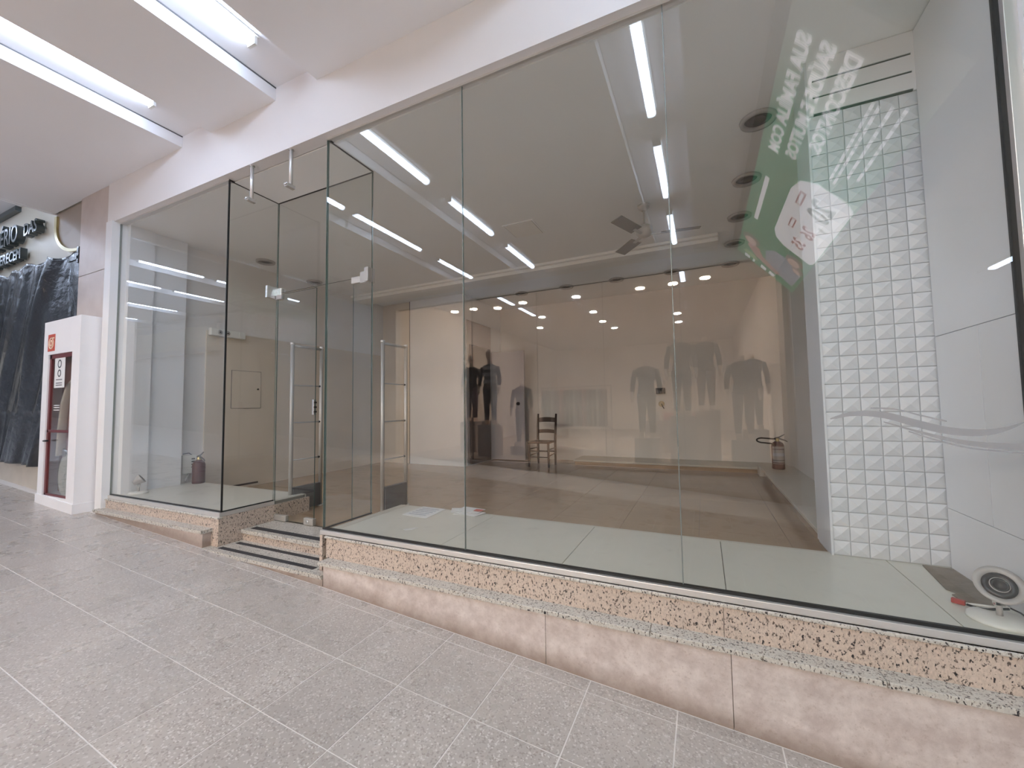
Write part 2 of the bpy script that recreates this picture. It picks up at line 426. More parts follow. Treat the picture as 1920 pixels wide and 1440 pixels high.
for tx, nm in ((-8.8, 'nearest'), (-10.5, 'second'), (-12.35, 'third'), (-14.75, 'fourth'), (-17.15, 'added fifth')):  # fourth and fifth rows and extra lamps per row added to brighten this bay
    for y0, od in zip((-0.45, -1.95, -3.45), ('nearest the shops', 'middle one', 'farthest out')):
        if tx < -13 and y0 > -3: continue
        tube_lamp(tx, y0, 4.06, f'long ceiling lamp in the {nm} coffer of the next bay, {od}')

# wall above the glass, soffit over the door niche, pier, right pier
sp = structure(box('wall_front', 'spandrel_paint', -6.22, 9, -0.06, 0.05, GT+0.012, 3.9), 'white plaster band above the shop glass', 'wall')
box('soffit', 'spandrel_paint', -4.07, -2.66, 0.05, 0.56, GT+0.008, 3.3, sp)
rw = structure(box('wall_front', 'white_wall', 1.185, 9, -0.055, 0.05, -1.2, 3.2), 'white pier at the right end of the shop glass', 'wall')
pier = structure(box('wall_front', 'travertine', -6.96, -6.2, -0.03, 0.3, -0.5, 3.75), 'pinkish travertine clad pier left of the shop glass', 'wall')
for z0, z1 in ((-0.3, 1.03), (1.036, 2.60), (2.606, 3.6)): box('slab', 'travertine', -6.955, -6.215, -0.048, -0.028, z0, z1, pier, 0.002)
tr = structure(box('trim_1', 'white_wall', -6.21, -6.065, -0.075, 0.06, -0.30, GT+0.02), 'white jamb between the travertine pier and the glass', 'trim')

# stone base under the glass
base = structure(box('wall_base', 'base_marble', -2.565, 1.6, -0.085, 0.3, -1.0, -0.2), 'pink marble plinth wall under the shop glass', 'wall')
xs = [-2.565, -0.834, 0.072, 1.6]
for a, b_ in zip(xs, xs[1:]):
    MB().prism([(a+0.0015, -0.215), (b_-0.0015, -0.215), (b_-0.0015, fz(b_)-0.02), (a+0.0015, fz(a)-0.02)], 'y', -0.105, -0.08).done('marble_slab', 'base_marble', base)
ledge_cuts = [-2.60, -1.35, -0.28, 0.62, 1.6]
for a, b_ in zip(ledge_cuts, ledge_cuts[1:]): box('ledge_slab', 'granite_top', a+0.001, b_-0.001, -0.128, -0.02, -0.217, -0.192, base, 0.003)
for a, b_ in zip([-2.62, -1.30, 0.05, 1.6], [-1.30, 0.05, 1.6]):
    MB().box(a+0.0007, b_-0.0007, -0.034, 0.02, -0.195, -0.034, 0.002).done('riser_slab', 'granite_face', base)
box('lip', 'granite_top', -2.63, 1.6, -0.045, 0.02, -0.05, -0.034, base, 0.004)
baseL = structure(box('wall_base', 'granite_face', -6.08, -4.0, 0.0, 0.52, -0.6, -0.036), 'speckled granite base under the left glass', 'wall')
box('riser_slab', 'granite_face', -6.08, -3.985, -0.035, 0.02, -0.45, -0.036, baseL, 0.002)
box('side_slab', 'granite_face', -4.0, -3.975, -0.034, 0.9, -0.45, -0.036, baseL, 0.002)
box('lip', 'granite_top', -6.08, -3.97, -0.046, 0.0, -0.05, -0.034, baseL, 0.004)
MB().prism([(-6.1, -0.135), (-6.1, -0.165), (-4.06, -0.165), (-4.06, -0.135)], 'y', -0.128, -0.03).done('ledge_slab', 'granite_top', baseL)
MB().prism([(-6.1, -0.165), (-4.08, -0.165), (-4.08, fz(-4.08)-0.03), (-6.1, fz(-6.1)-0.03)], 'y', -0.105, -0.03).done('marble_slab', 'base_marble', baseL)
box('side_slab', 'granite_face', -2.69, -2.66, -0.034, 0.9, -0.45, -0.036, base, 0.002)

# entrance steps
st = thing('entrance_steps', 'speckled granite entrance steps with three black anti-slip strips', 'steps', (-3.3, 0.2, -0.3))
MB().box(-3.97, -2.695, 0.16, 0.53, -0.225, -0.19, 0.003).done('tread', 'granite_top', st)
MB().box(-3.97, -2.69, 0.175, 0.5, -0.6, -0.225).done('riser', 'granite_face', st)
MB().prism([(-4.07, -0.118), (-2.57, -0.118), (-2.57, -0.05), (-2.695, -0.05), (-2.695, 0.175), (-3.972, 0.175), (-3.972, -0.04), (-4.07, -0.04)], 'z', -0.318, -0.29).done('tread', 'granite_top', st)
MB().prism([(-4.06, -0.318), (-2.57, -0.318), (-2.57, fz(-2.57)-0.03), (-4.06, fz(-4.06)-0.03)], 'y', -0.105, -0.05).done('riser', 'base_marble', st)
for x0, x1, y0, y1, z in ((-3.91, -2.70, 0.215, 0.275, -0.19), (-3.92, -2.70, 0.085, 0.125, -0.29), (-3.93, -2.73, -0.06, -0.018, -0.29)):
    MB().box(x0, x1, y0, y1, z, z+0.003).done('anti_slip_strip', 'anti_slip', st)

# ------------------------------------------------------------------ SETTING: shop room
sfl = structure(box('floor', 'brown_grout', -6.4, 1.3, 0.4, 6.0, SF-0.3, SF-0.004), 'polished brown tile floor inside the shop', 'floor')
bt = {}
for i in range(-10, 3):
    for j in range(0, 9):
        x0, y0 = -0.73 + i*0.655, 0.5 + j*0.63
        xa, xb, ya, yb = max(x0, -6.2), min(x0+0.655, 1.25), y0, min(y0+0.63, 5.95)
        if xb - xa < 0.05: continue
        k = (round(xb-xa, 3), round(yb-ya, 3))
        if k not in bt:
            b = MB(); b.box(-k[0]/2+0.0015, k[0]/2-0.0015, -k[1]/2+0.0015, k[1]/2-0.0015, -0.008, 0); bmesh.ops.recalc_face_normals(b.b, faces=b.b.faces)
            bt[k] = bpy.data.meshes.new('tile'); b.b.to_mesh(bt[k]); b.b.free(); bt[k].materials.append(M['brown_tile'])
        o = bpy.data.objects.new('tile', bt[k]); COL.objects.link(o); o.parent = sfl; o.location = ((xa+xb)/2, (ya+yb)/2, SF)

def platform(name, label, x0, x1, cuts):
    p = structure(box(name, 'platform_grout', x0, x1, 0.02, 0.86, SF-0.1, -0.008), label, 'floor')
    for a, b_ in zip(cuts, cuts[1:]): box('platform_tile', 'platform_tile', a+0.002, b_-0.002, 0.016, 0.84, -0.010, 0.0, p, 0.001)
    box('nosing', 'bench_stone', x0+0.02, x1, 0.842, 0.875, -0.05, -0.001, p, 0.002)
    return p
platform('floor_display', 'pale tiled display platform behind the wide right glass', -2.66, 1.2, [-2.58, -1.636, -0.783, 0.068, 0.925, 1.2])
platform('floor_display', 'pale tiled display platform in the left glass bay', -6.12, -4.0, [-6.12, -5.2, -4.0])
box('kerb', 'bench_stone', -2.66, -2.582, 0.02, 0.86, -0.05, 0.0, bpy.data.objects['floor_display'], 0.002)

shc = structure(box('ceiling', 'shop_ceiling_paint', -6.4, 1.3, 0.05, 6.0, GT, 3.2), 'plain grey white ceiling inside the empty shop', 'ceiling')
bm_ = structure(MB().box(-6.12, 0.25, 3.47, 3.93, GT-0.035, GT+0.01).box(-6.12, 0.25, 3.53, 3.90, GT-0.085, GT-0.02).done('ceiling_beam', 'beam_paint'), 'shallow pale moulding across the shop ceiling', 'ceiling')
structure(box('trim_2', 'lamp_grey', -4.1, 0.5, 4.848, 4.856, GT-0.010, GT+0.002), 'grey strip standing in for a shadow line across the back of the shop ceiling', 'trim')  # shade of a ceiling step drawn as a thin grey strip
wr = structure(box('wall_right', 'side_wall_paint', 1.205, 1.4, 0.9, 6.0, SF-0.1, 3.2), 'grey plaster wall on the right of the shop', 'wall')
wrf = structure(box('wall_right', 'white_wall', 1.215, 1.4, -0.02, 0.9, -0.1, 3.2), 'white panelled wall at the right end of the display window', 'wall')
for y0, y1, z0, z1 in ((0.0, 0.815, 1.282, 3.1), (0.42, 0.815, 0.33, 1.278), (0.0, 0.417, 0.33, 1.278), (0.0, 0.815, 0.002, 0.327)):
    MB().box(1.2, 1.218, y0+0.001, y1-0.001, z0, z1).done('wall_panel', 'white_wall', wrf)
bw = structure(box('wall_back', 'back_wall_paint', -4.1, 1.4, 5.9, 6.1, SF-0.1, 3.2), 'beige back wall of the empty shop', 'wall')
wl = structure(box('wall_left', 'side_wall_paint', -6.4, -6.12, 0.02, 4.4, SF-0.1, 3.2), 'grey plaster wall on the left of the shop', 'wall')
col = structure(MB().box(-6.3, -5.985, 0.06, 0.30, -0.02, GT).done('wall_left', 'white_wall'), 'white pilaster at the left end of the display bay', 'wall')
box('pilaster', 'white_wall', -6.3, -6.02, 0.30, 0.66, -0.02, GT, col)
pan = structure(box('wall_panel', 'beige_panel', -6.13, -6.095, 0.955, 4.34, SF, 2.03), 'smooth beige panelling on the left shop wall', 'wall')
box('base_gap', 'opening_dark', -6.10, -6.09, 0.98, 1.70, -0.16, -0.135, pan)
htc = MB(); htc.box(-6.097, -6.089, 1.285, 1.715, 0.955, 1.505); htc.done('hatch_gap', 'dark_grey', pan)
hp = MB().box(-6.097, -6.086, 1.29, 1.71, 0.960, 1.50, 0.001).done('hatch', 'beige_panel', pan)
MB().lathe([(0, 0), (0.013, 0), (0.013, 0.012), (0, 0.016)], 12, Matrix.Translation((-6.086, 1.665, 1.24)) @ Matrix.Rotation(PI/2, 4, 'Y')).done('latch', 'gasket', pan)
pb = structure(box('wall_back', 'beige_panel', -6.2, -5.39, 4.36, 4.5, SF-0.1, 3.2), 'beige partition in the left rear corner', 'wall')
pw = structure(MB().box(-5.39, -4.1, 4.34, 5.9, SF-0.1, 3.2).done('wall_back', 'white_wall'), 'white boxed-out wall beside the grey inner door', 'wall')
box('groove', 'dark_grey', -5.396, -5.386, 4.332, 4.36, SF, 3.11, pw)
dp = structure(box('door_2', 'grey_door', -4.105, -4.085, 4.42, 5.40, SF, 2.62), 'dark grey door frame panel on the return of the white wall', 'door')
box('dark_doorway_sheet', 'opening_dark', -4.09, -4.080, 4.50, 5.36, SF+0.01, 2.15, dp)  # flat dark sheet drawn in place of the unlit doorway
d3 = structure(MB().box(-4.16, -3.335, 5.44, 5.475, SF+0.012, 2.09, 0.003).done('door_3', 'grey_door'), 'grey inner door leaf standing open with round black knob', 'door')
MB().lathe([(0, 0.06), (0.028, 0.055), (0.034, 0.035), (0.02, 0.015), (0.034, 0.006), (0.036, 0), (0, 0)], 16, Matrix.Translation((-3.47, 5.44, 0.985)) @ Matrix.Rotation(PI/2, 4, 'X')).done('knob', 'black_plastic', d3)
for zz in (0.1, 1.0, 1.9): box('hinge', 'aluminium', -4.165, -4.14, 5.43, 5.44, zz, zz+0.1, d3)

# low stone ledge at the back and bench on the right
lb = structure(box('wall_ledge', 'bench_stone', -2.26, 1.2, 5.24, 5.92, -0.125, -0.09, None, 0.004), 'low pale stone ledge along the back wall', 'wall')
box('ledge_front', 'brown_tile', -2.24, 1.2, 5.28, 5.9, SF, -0.125, lb)
bn = structure(MB().box(0.745, 1.21, 0.95, 5.24, -0.075, -0.045, 0.004).done('wall_bench', 'bench_stone'), 'low pale stone bench along the right wall', 'wall')
box('bench_front', 'brown_tile', 0.79, 1.2, 0.95, 5.26, SF, -0.075, bn)
box('bench_end', 'bench_stone', 0.735, 0.80, 5.0, 5.24, SF, -0.05, bn)

# pier of pyramid relief tiles with slotted top
pr = structure(box('wall_pier', 'relief_grout', 0.676, 1.208, 0.832, 1.15, -0.02, GT), 'white pier faced with pyramid relief tiles', 'wall')
tw, th = 0.533/6, 2.742/32
b = MB(); bm = b.b; d = 0.0035; hw, hh = tw/2-0.0022, th/2-0.0022
base4 = [(-hw, 0, -hh), (hw, 0, -hh), (hw, 0, hh), (-hw, 0, hh)]
A = [bm.verts.new((x, 0.005, z)) for x, _, z in base4]; B = [bm.verts.new((x, -d, z)) for x, _, z in base4]
ap = bm.verts.new((0, -0.0165, 0))
for i in range(4):
    j = (i+1) % 4; bm.faces.new((A[i], A[j], B[j], B[i])); bm.faces.new((B[i], B[j], ap))
bmesh.ops.recalc_face_normals(bm, faces=bm.faces); pyr = bpy.data.meshes.new('relief_tile'); bm.to_mesh(pyr); bm.free(); pyr.materials.append(M['relief_white'])
for i in range(6):
    for j in range(32):
        o = bpy.data.objects.new('relief_tile', pyr); COL.objects.link(o); o.parent = pr
        o.location = (0.676 + tw*(i+0.5), 0.829, 0.002 + th*(j+0.5))
gz = [2.748, 2.853, 2.965, 3.11]
for k, (z0, z1) in enumerate(((2.757, 2.854), (2.866, 2.964), (2.977, 3.108))):
    box('slat', 'white_wall', 0.678, 1.206, 0.815, 0.834, z0, z1, pr, 0.001)
for z in (2.7525, 2.860, 2.9705): box('slot', 'gasket', 0.70, 1.19, 0.822, 0.834, z-0.006, z+0.006, pr)
box('slat_stile', 'white_wall', 0.678, 0.705, 0.8155, 0.834, 2.745, 3.108, pr)
box('slat_stile', 'white_wall', 1.186, 1.206, 0.8155, 0.834, 2.745, 3.108, pr)
box('corner_bead', 'relief_white', 0.668, 0.680, 0.815, 1.15, 0.0, 3.108, pr)

# ------------------------------------------------------------------ GLASS
def pane_box(name, parent, x0, x1, y0, y1, z0, z1, mat='shop_glass'):
    b = MB(); b.box(x0, x1, y0, y1, z0, z1); bm = b.b; bmesh.ops.recalc_face_normals(bm, faces=bm.faces)
    thin = 0 if (x1-x0) < (y1-y0) else 1
    for f in bm.faces: f.material_index = 0 if abs(f.normal[thin]) > 0.5 else 1
    return b.done(name, [mat, 'glass_edge'], parent, fix=False)
def window(name, label):
    o = bpy.data.objects.new(name, None); COL.objects.link(o); return structure(o, label, 'window')
G = 0.010
w1 = window('window_1', 'frameless glass pane of the left display bay')
pane_box('pane', w1, -6.06, -4.004, 0, G, 0.004, GT)
box('bottom_rail', 'aluminium', -6.065, -3.985, -0.022, 0.03, -0.034, 0.001, w1, 0.002)
box('gasket', 'gasket', -6.06, -4.0, -0.004, 0.014, 0.0, 0.012, w1)
box('top_gasket', 'aluminium', -6.06, -4.0, -0.004, 0.014, GT-0.002, GT+0.012, w1)
box('corner_joint', 'gasket', -4.008, -3.998, -0.002, 0.012, 0.0, GT, w1)
box('side_gasket', 'joint_silicone', -6.07, -6.058, -0.004, 0.014, 0.0, GT, w1)
w2 = window('window_2', 'glass side pane left of the entrance door')
pane_box('pane', w2, -4.012, -4.002, 0.012, 0.5, 0.004, GT)
box('bottom_rail', 'aluminium', -4.03, -3.985, 0.03, 0.50, -0.034, 0.001, w2)
box('gasket', 'gasket', -4.015, -3.999, 0.012, 0.5, 0.0, 0.010, w2)
box('top_gasket', 'gasket', -4.015, -3.999, 0.0, 0.5, GT-0.002, GT+0.010, w2)
w3 = window('window_3', 'glass transom above the entrance door')
pane_box('pane', w3, -4.0, -2.70, 0.50, 0.51, 2.14, GT)
box('top_gasket', 'gasket', -4.0, -2.70, 0.497, 0.513, GT-0.002, GT+0.010, w3)
w4 = window('window_4', 'narrow fixed glass beside the entrance door')
pane_box('pane', w4, -2.925, -2.70, 0.50, 0.51, -0.185, 2.13)
MB().box(-2.83, -2.695, 0.488, 0.522, 2.08, 2.185, 0.003).done('patch_fitting', 'bright_aluminium', w4)
MB().box(-2.94, -2.82, 0.490, 0.520, 2.09, 2.15, 0.003).done('lock_keep', 'aluminium', w4)
MB().box(-2.73, -2.685, 0.44, 0.53, 2.07, 2.20, 0.003).done('wall_clamp', 'bright_aluminium', w4)
w5 = window('window_5', 'glass side pane right of the entrance door')
pane_box('pane', w5, -2.692, -2.682, 0.012, 0.5, 0.004, GT)
box('gasket', 'gasket', -2.695, -2.679, 0.012, 0.5, 0.0, 0.010, w5)
box('top_gasket', 'gasket', -2.695, -2.679, 0.0, 0.5, GT-0.002, GT+0.010, w5)
w6 = window('window_6', 'wide frameless shop window of three tall glass panes')
for a, b_ in ((-2.692, -1.4155), (-1.4105, -0.1285), (-0.1235, 1.135)): pane_box('pane', w6, a, b_, 0, G, 0.004, GT)
for x in (-1.413, -0.126): box('silicone_joint', 'joint_silicone', x-0.002, x+0.002, -0.0005, G+0.001, 0.004, GT, w6)
box('corner_joint', 'glass_edge', -2.6945, -2.6915, -0.001, 0.011, 0.0, GT, w6)
box('bottom_rail', 'aluminium', -2.70, 1.18, -0.024, 0.03, -0.034, -0.001, w6, 0.002)
box('gasket', 'gasket', -2.695, 1.15, -0.004, 0.014, -0.001, 0.013, w6)
box('top_gasket', 'aluminium', -2.695, 1.15, -0.004, 0.014, GT-0.002, GT+0.012, w6)
box('side_gasket', 'gasket', 1.130, 1.146, -0.005, 0.016, 0.0, GT, w6)
box('side_rail', 'aluminium', 1.146, 1.19, -0.03, 0.03, -0.034, GT+0.01, w6, 0.002)
# grey vinyl swooshes stuck on the right pane
def swoosh(cl, wd):
    up, dn = [], []
    for (x, z), h in zip(cl, wd): up.append((x, z+h)); dn.append((x, z-h))
    MB().prism(up + dn[::-1], 'y', -0.0015, 0.0).done('vinyl_swoosh', 'decal_vinyl', w6)
def curve(pts, n=24):
    out = []
    for i in range(n+1):
        t = i/n*(len(pts)-1); k = min(int(t), len(pts)-2); u = t-k
        p0, p1, p2, p3 = (pts[max(0, min(len(pts)-1, q))] for q in (k-1, k, k+1, k+2))
        out.append(tuple(0.5*((2*p1[c]) + (-p0[c]+p2[c])*u + (2*p0[c]-5*p1[c]+4*p2[c]-p3[c])*u*u + (-p0[c]+3*p1[c]-3*p2[c]+p3[c])*u**3) for c in range(2)))
    return out
c1 = curve([(0.515, 0.845), (0.60, 0.868), (0.70, 0.862), (0.80, 0.828), (0.90, 0.797), (1.00, 0.790), (1.07, 0.805), (1.128, 0.835)])
swoosh(c1, [0.003+0.013*math.sin(PI*min(1, i/24*1.05))**0.8 for i in range(25)])
c2 = curve([(0.70, 0.832), (0.80, 0.795), (0.90, 0.762), (1.00, 0.742), (1.128, 0.735)])
swoosh(c2, [0.002+0.012*(i/24) for i in range(25)])
c3 = curve([(0.78, 0.792), (0.88, 0.752), (0.98, 0.725), (1.128, 0.712)]); swoosh(c3, [0.003]*25)
c4 = curve([(0.66, 0.892), (0.74, 0.886), (0.82, 0.860), (0.90, 0.835)]); swoosh(c4, [0.003]*25)

dr = structure(bpy.data.objects.new('door_1', None), 'frameless glass entrance door leaf with metal patch fittings', 'door'); COL.objects.link(dr)
pane_box('door_leaf', dr, -3.992, -3.415, 0.50, 0.51, -0.18, 2.125)
MB().box(-4.02, -3.92, 0.486, 0.524, 2.07, 2.19, 0.006).done('hinge_patch', 'bright_aluminium', dr)
MB().box(-4.022, -3.992, 0.385, 0.50, 2.075, 2.20, 0.004).done('side_plate', 'bright_aluminium', dr)
MB().box(-3.985, -3.90, 0.476, 0.49, 2.07, 2.115, 0.003).done('pivot_block', 'lamp_grey', dr)
MB().box(-4.0, -3.80, 0.486, 0.524, -0.186, -0.13, 0.004).done('bottom_patch', 'satin_metal', dr)
MB().box(-3.54, -3.41, 0.486, 0.524, -0.186, -0.12, 0.004).done('floor_lock', 'satin_metal', dr)
MB().lathe([(0, 0.014), (0.014, 0.012), (0.016, 0), (0, 0)], 14, Matrix.Translation((-3.475, 0.486, -0.152)) @ Matrix.Rotation(PI/2, 4, 'X')).done('lock_cylinder', 'chrome', dr)
MB().box(-3.445, -3.42, 0.49, 0.52, 0.87, 1.02, 0.003).done('latch_plate', 'bright_aluminium', dr)
for z in (0.90, 0.945, 0.99): MB().box(-3.42, -3.411, 0.492, 0.518, z-0.008, z+0.008).done('latch_bolt', 'gasket', dr)

# ------------------------------------------------------------------ THINGS in the shop
# chair
ch = thing('dining_chair', 'dark wooden ladder-back chair with woven rush seat against the back wall', 'chair', (-2.77, 4.97, SF))
def leg(name, pts, r): return MB().tube(pts, r, 10).done(name, 'chair_wood', ch, True)
fw, bk, fr = 0.185, 0.205, -0.215
for s in (-1, 1):
    leg('rear_post', [(s*0.175, bk, 0), (s*0.178, bk, 0.42), (s*0.182, bk+0.02, 0.7), (s*0.185, bk+0.06, 0.965)], [0.020, 0.024, 0.023, 0.019])
    leg('leg', [(s*0.19, fr, 0), (s*0.19, fr, 0.455)], [0.019, 0.024])
    leg('stretcher', [(s*0.19, fr, 0.20), (s*0.176, bk, 0.22)], 0.010); leg('stretcher', [(s*0.19, fr, 0.32), (s*0.176, bk, 0.32)], 0.010)
leg('stretcher', [(-0.19, fr, 0.18), (0.19, fr, 0.18)], 0.010); leg('stretcher', [(-0.19, fr, 0.29), (0.19, fr, 0.29)], 0.010)
leg('stretcher', [(-0.176, bk, 0.25), (0.176, bk, 0.25)], 0.010)
for z, h, yy in ((0.845, 0.085, bk+0.042), (0.625, 0.065, bk+0.012)):
    top = [(-0.175 + 0.35*i/10, z + h/2 + 0.014*math.sin(PI*i/10)) for i in range(11)]
    bot = [(0.175 - 0.35*i/10, z - h/2 + 0.008*math.sin(PI*i/10)) for i in range(11)]
    MB().prism(top + bot, 'y', yy-0.008, yy+0.008).done('back_slat', 'chair_wood', ch, True)
sb = MB(); n = 6
sb.prism([(-0.205, fr-0.015), (0.205, fr-0.015), (0.18, bk+0.005), (-0.18, bk+0.005)], 'z', 0.43, 0.458)
seat = sb.done('seat', 'rush', ch, True)
for f in ((0.205, fr-0.015), ):
    MB().tube([(-0.205, fr-0.012, 0.445), (0.205, fr-0.012, 0.445)], 0.018, 8).done('seat_rail', 'rush', ch, True)
for s in (-1, 1): MB().tube([(s*0.205, fr-0.012, 0.445), (s*0.18, bk, 0.445)], 0.018, 8).done('seat_rail', 'rush', ch, True)

# anti-theft gates
def gate(x, y0, y1, label):
    t = thing('security_gate', label, 'gate', (x, (y0+y1)/2, SF), group='anti-theft gates behind the entrance')
    a, b_ = y0-(y0+y1)/2, y1-(y0+y1)/2
    for y in (a, b_):
        MB().tube([(0, y, 0), (0, y, 1.83)], 0.021, 12).done('post', 'satin_metal', t, True)
        MB().lathe([(0, 0.03), (0.022, 0.027), (0.026, 0.012), (0.022, 0), (0, 0)], 12, Matrix.Translation((0, y, 1.83))).done('post_cap', 'aluminium', t, True)
        MB().lathe([(0, 0.012), (0.04, 0.01), (0.045, 0), (0, 0)], 14, Matrix.Translation((0, y, 0))).done('foot', 'aluminium', t, True)
    MB().tube([(0, a, 1.825), (0, b_, 1.825)], 0.016, 10).done('top_bar', 'satin_metal', t, True)
    for z in (0.56, 0.97, 1.385):
        MB().tube([(0, a+0.02, z), (0, b_-0.02, z)], 0.007, 8).done('cross_rod', 'lamp_grey', t, True)
        MB().lathe([(0, -0.012), (0.012, -0.008), (0.012, 0.008), (0, 0.012)], 10, Matrix.Translation((0, b_-0.024, z)) @ Matrix.Rotation(PI/2, 4, 'X')).done('rod_socket', 'gasket', t, True)
    MB().box(-0.03, 0.03, a+0.015, b_-0.015, 0.01, 0.265, 0.006).done('kick_plate', 'dark_grey', t, True)
    return t
gate(-4.10, 0.76, 1.14, 'slim metal anti-theft gate with dark kick plate behind the glass door leaf')
gate(-3.145, 1.13, 1.51, 'slim metal anti-theft gate seen through the glass side pane, beside the pale platform')

# ceiling fan
fan = thing('ceiling_fan', 'grey three-bladed ceiling fan hanging from the shop ceiling', 'fan', (-0.515, 2.306, GT))
MB().lathe([(0, 0), (0.065, 0), (0.06, -0.03), (0.03, -0.06), (0, -0.06)], 20).done('canopy', 'fan_paint', fan, True)
MB().tube([(0, 0, -0.04), (0, 0, -0.24)], 0.011, 10).done('down_rod', 'fan_paint', fan, True)
MB().lathe([(0, -0.22), (0.05, -0.225), (0.085, -0.25), (0.09, -0.31), (0.06, -0.345), (0.03, -0.36), (0, -0.36)], 24).done('motor', 'fan_paint', fan, True)
for a in (8, 128, 248):
    mt = Matrix.Rotation(math.radians(a), 4, 'Z') @ Matrix.Rotation(math.radians(13), 4, 'X')
    MB().box(0.17, 0.56, -0.065, 0.065, -0.006, 0.002, 0.002, Matrix.Translation((0, 0, -0.325)) @ mt).done('blade', 'fan_blade', fan, True)
    MB().box(0.06, 0.22, -0.016, 0.016, -0.012, -0.004, 0.0, Matrix.Translation((0, 0, -0.325)) @ mt).done('blade_arm', 'lamp_grey', fan, True)

# unlit recessed downlights in the shop ceiling
def downlight(x, y, label):
    t = thing('ceiling_downlight', label, 'downlight', (x, y, GT), group='unlit downlights of the shop ceiling')
    MB().lathe([(0.118, 0), (0.128, -0.004), (0.122, -0.024), (0.100, -0.026), (0.092, -0.004), (0.092, 0)], 28).done('trim_ring', 'lamp_grey', t, True)
    MB().lathe([(0, -0.003), (0.045, -0.004), (0.05, -0.010), (0.056, -0.010), (0.060, -0.003), (0.094, -0.003)], 28).done('reflector', 'reflector_grey', t, True)
    return t
dl = ['closest to the street glass', 'second from the street glass', 'third from the street glass', 'fourth from the street glass', 'fifth, in the rear corner']
for y, s in zip((1.284, 2.206, 3.075, 3.944, 4.87), dl): downlight(0.462, y, f'unlit recessed downlight in the row along the tiled pier side, {s}')
for x, s in zip((-0.39, -1.293, -2.195, -3.10), ('first', 'second', 'third', 'fourth')): downlight(x, 4.83, f'unlit recessed downlight in the back ceiling row, {s} from the rear corner one')
downlight(-5.752, 1.527, 'unlit recessed downlight above the left bay, nearer the glass'); downlight(-5.947, 2.52, 'unlit recessed downlight above the left wall, deeper in the shop')
ah = thing('ceiling_hatch', 'square flush access panel in the middle of the shop ceiling', 'hatch', (-1.93, 2.26, GT))
MB().box(-0.20, 0.20, -0.21, 0.21, -0.006, 0.002).done('panel_frame', 'shop_ceiling_paint', ah, True)
MB().box(-0.182, 0.182, -0.192, 0.192, -0.0075, -0.002).done('panel_gap', 'lamp_grey', ah, True)
MB().box(-0.175, 0.175, -0.185, 0.185, -0.011, -0.004).done('panel_door', 'beam_paint', ah, True)

# emergency light, electric box, outlet
em = thing('emergency_light', 'white emergency light unit with two lamps high on the beige panelling', 'light', (-6.095, 1.2, 2.01))
MB().box(0, 0.07, -0.23, 0.23, -0.05, 0.05, 0.006).done('body', 'lamp_white', em, True)
for y in (-0.12, -0.02):
    MB().lathe([(0.03, 0), (0.032, 0.006), (0.018, 0.01), (0, 0.008)], 14, Matrix.Translation((0.07, y, 0)) @ Matrix.Rotation(PI/2, 4, 'Y')).done('lamp', 'lamp_grey', em, True)
    MB().lathe([(0.010, 0.0), (0.010, 0.014), (0, 0.015)], 10, Matrix.Translation((0.07, y, 0)) @ Matrix.Rotation(PI/2, 4, 'Y')).done('lamp_centre', 'gasket', em, True)
MB().box(0.07, 0.074, 0.14, 0.21, -0.035, 0.035).done('cover_plate', 'lamp_white', em, True)
eb = thing('junction_box', 'white vented junction box on the wall by the left fire extinguisher', 'electrical box', (-6.12, 0.78, 0.24))
MB().box(0, 0.05, -0.078, 0.078, -0.12, 0.115, 0.004).done('body', 'lamp_white', eb, True)
for k in range(4): MB().box(0.05, 0.053, 0.02, 0.06, 0.055-k*0.035, 0.072-k*0.035).done('vent_slot', 'dark_grey', eb, True)
MB().tube([(0.03, 0.0, -0.12), (0.035, -0.01, -0.16), (0.05, -0.04, -0.19), (0.07, -0.05, -0.215)], 0.010, 8).done('cable', 'lamp_grey', eb, True)
MB().tube([(0.03, 0.03, 0.115), (0.03, 0.0, 0.14), (0.03, -0.07, 0.135)], 0.006, 8).done('antenna', 'dark_grey', eb, True)
ou = thing('wall_outlet', 'small black double outlet on the beige back wall', 'outlet', (-0.725, 5.9, 1.18))
MB().box(-0.085, 0.085, -0.025, 0, -0.055, 0.055, 0.004).done('plate', 'black_plastic', ou, True)
for s in (-1, 1): MB().box(s*0.042-0.022, s*0.042+0.022, -0.030, -0.02, -0.03, 0.03, 0.003).done('socket', 'dark_grey', ou, True)
oc = thing('cable_outlet', 'small cream cable outlet with dangling wire below the black outlet', 'outlet', (-0.715, 5.9, 0.935))
MB().lathe([(0, 0.02), (0.045, 0.018), (0.055, 0.0), (0, 0)], 18, Matrix.Rotation(PI/2, 4, 'X')).done('plate', 'outlet_cream', oc, True)
MB().tube([(0.0, -0.02, 0.0), (0.02, -0.03, -0.05), (0.045, -0.03, -0.09)], 0.008, 8).done('wire', 'black_plastic', oc, True)

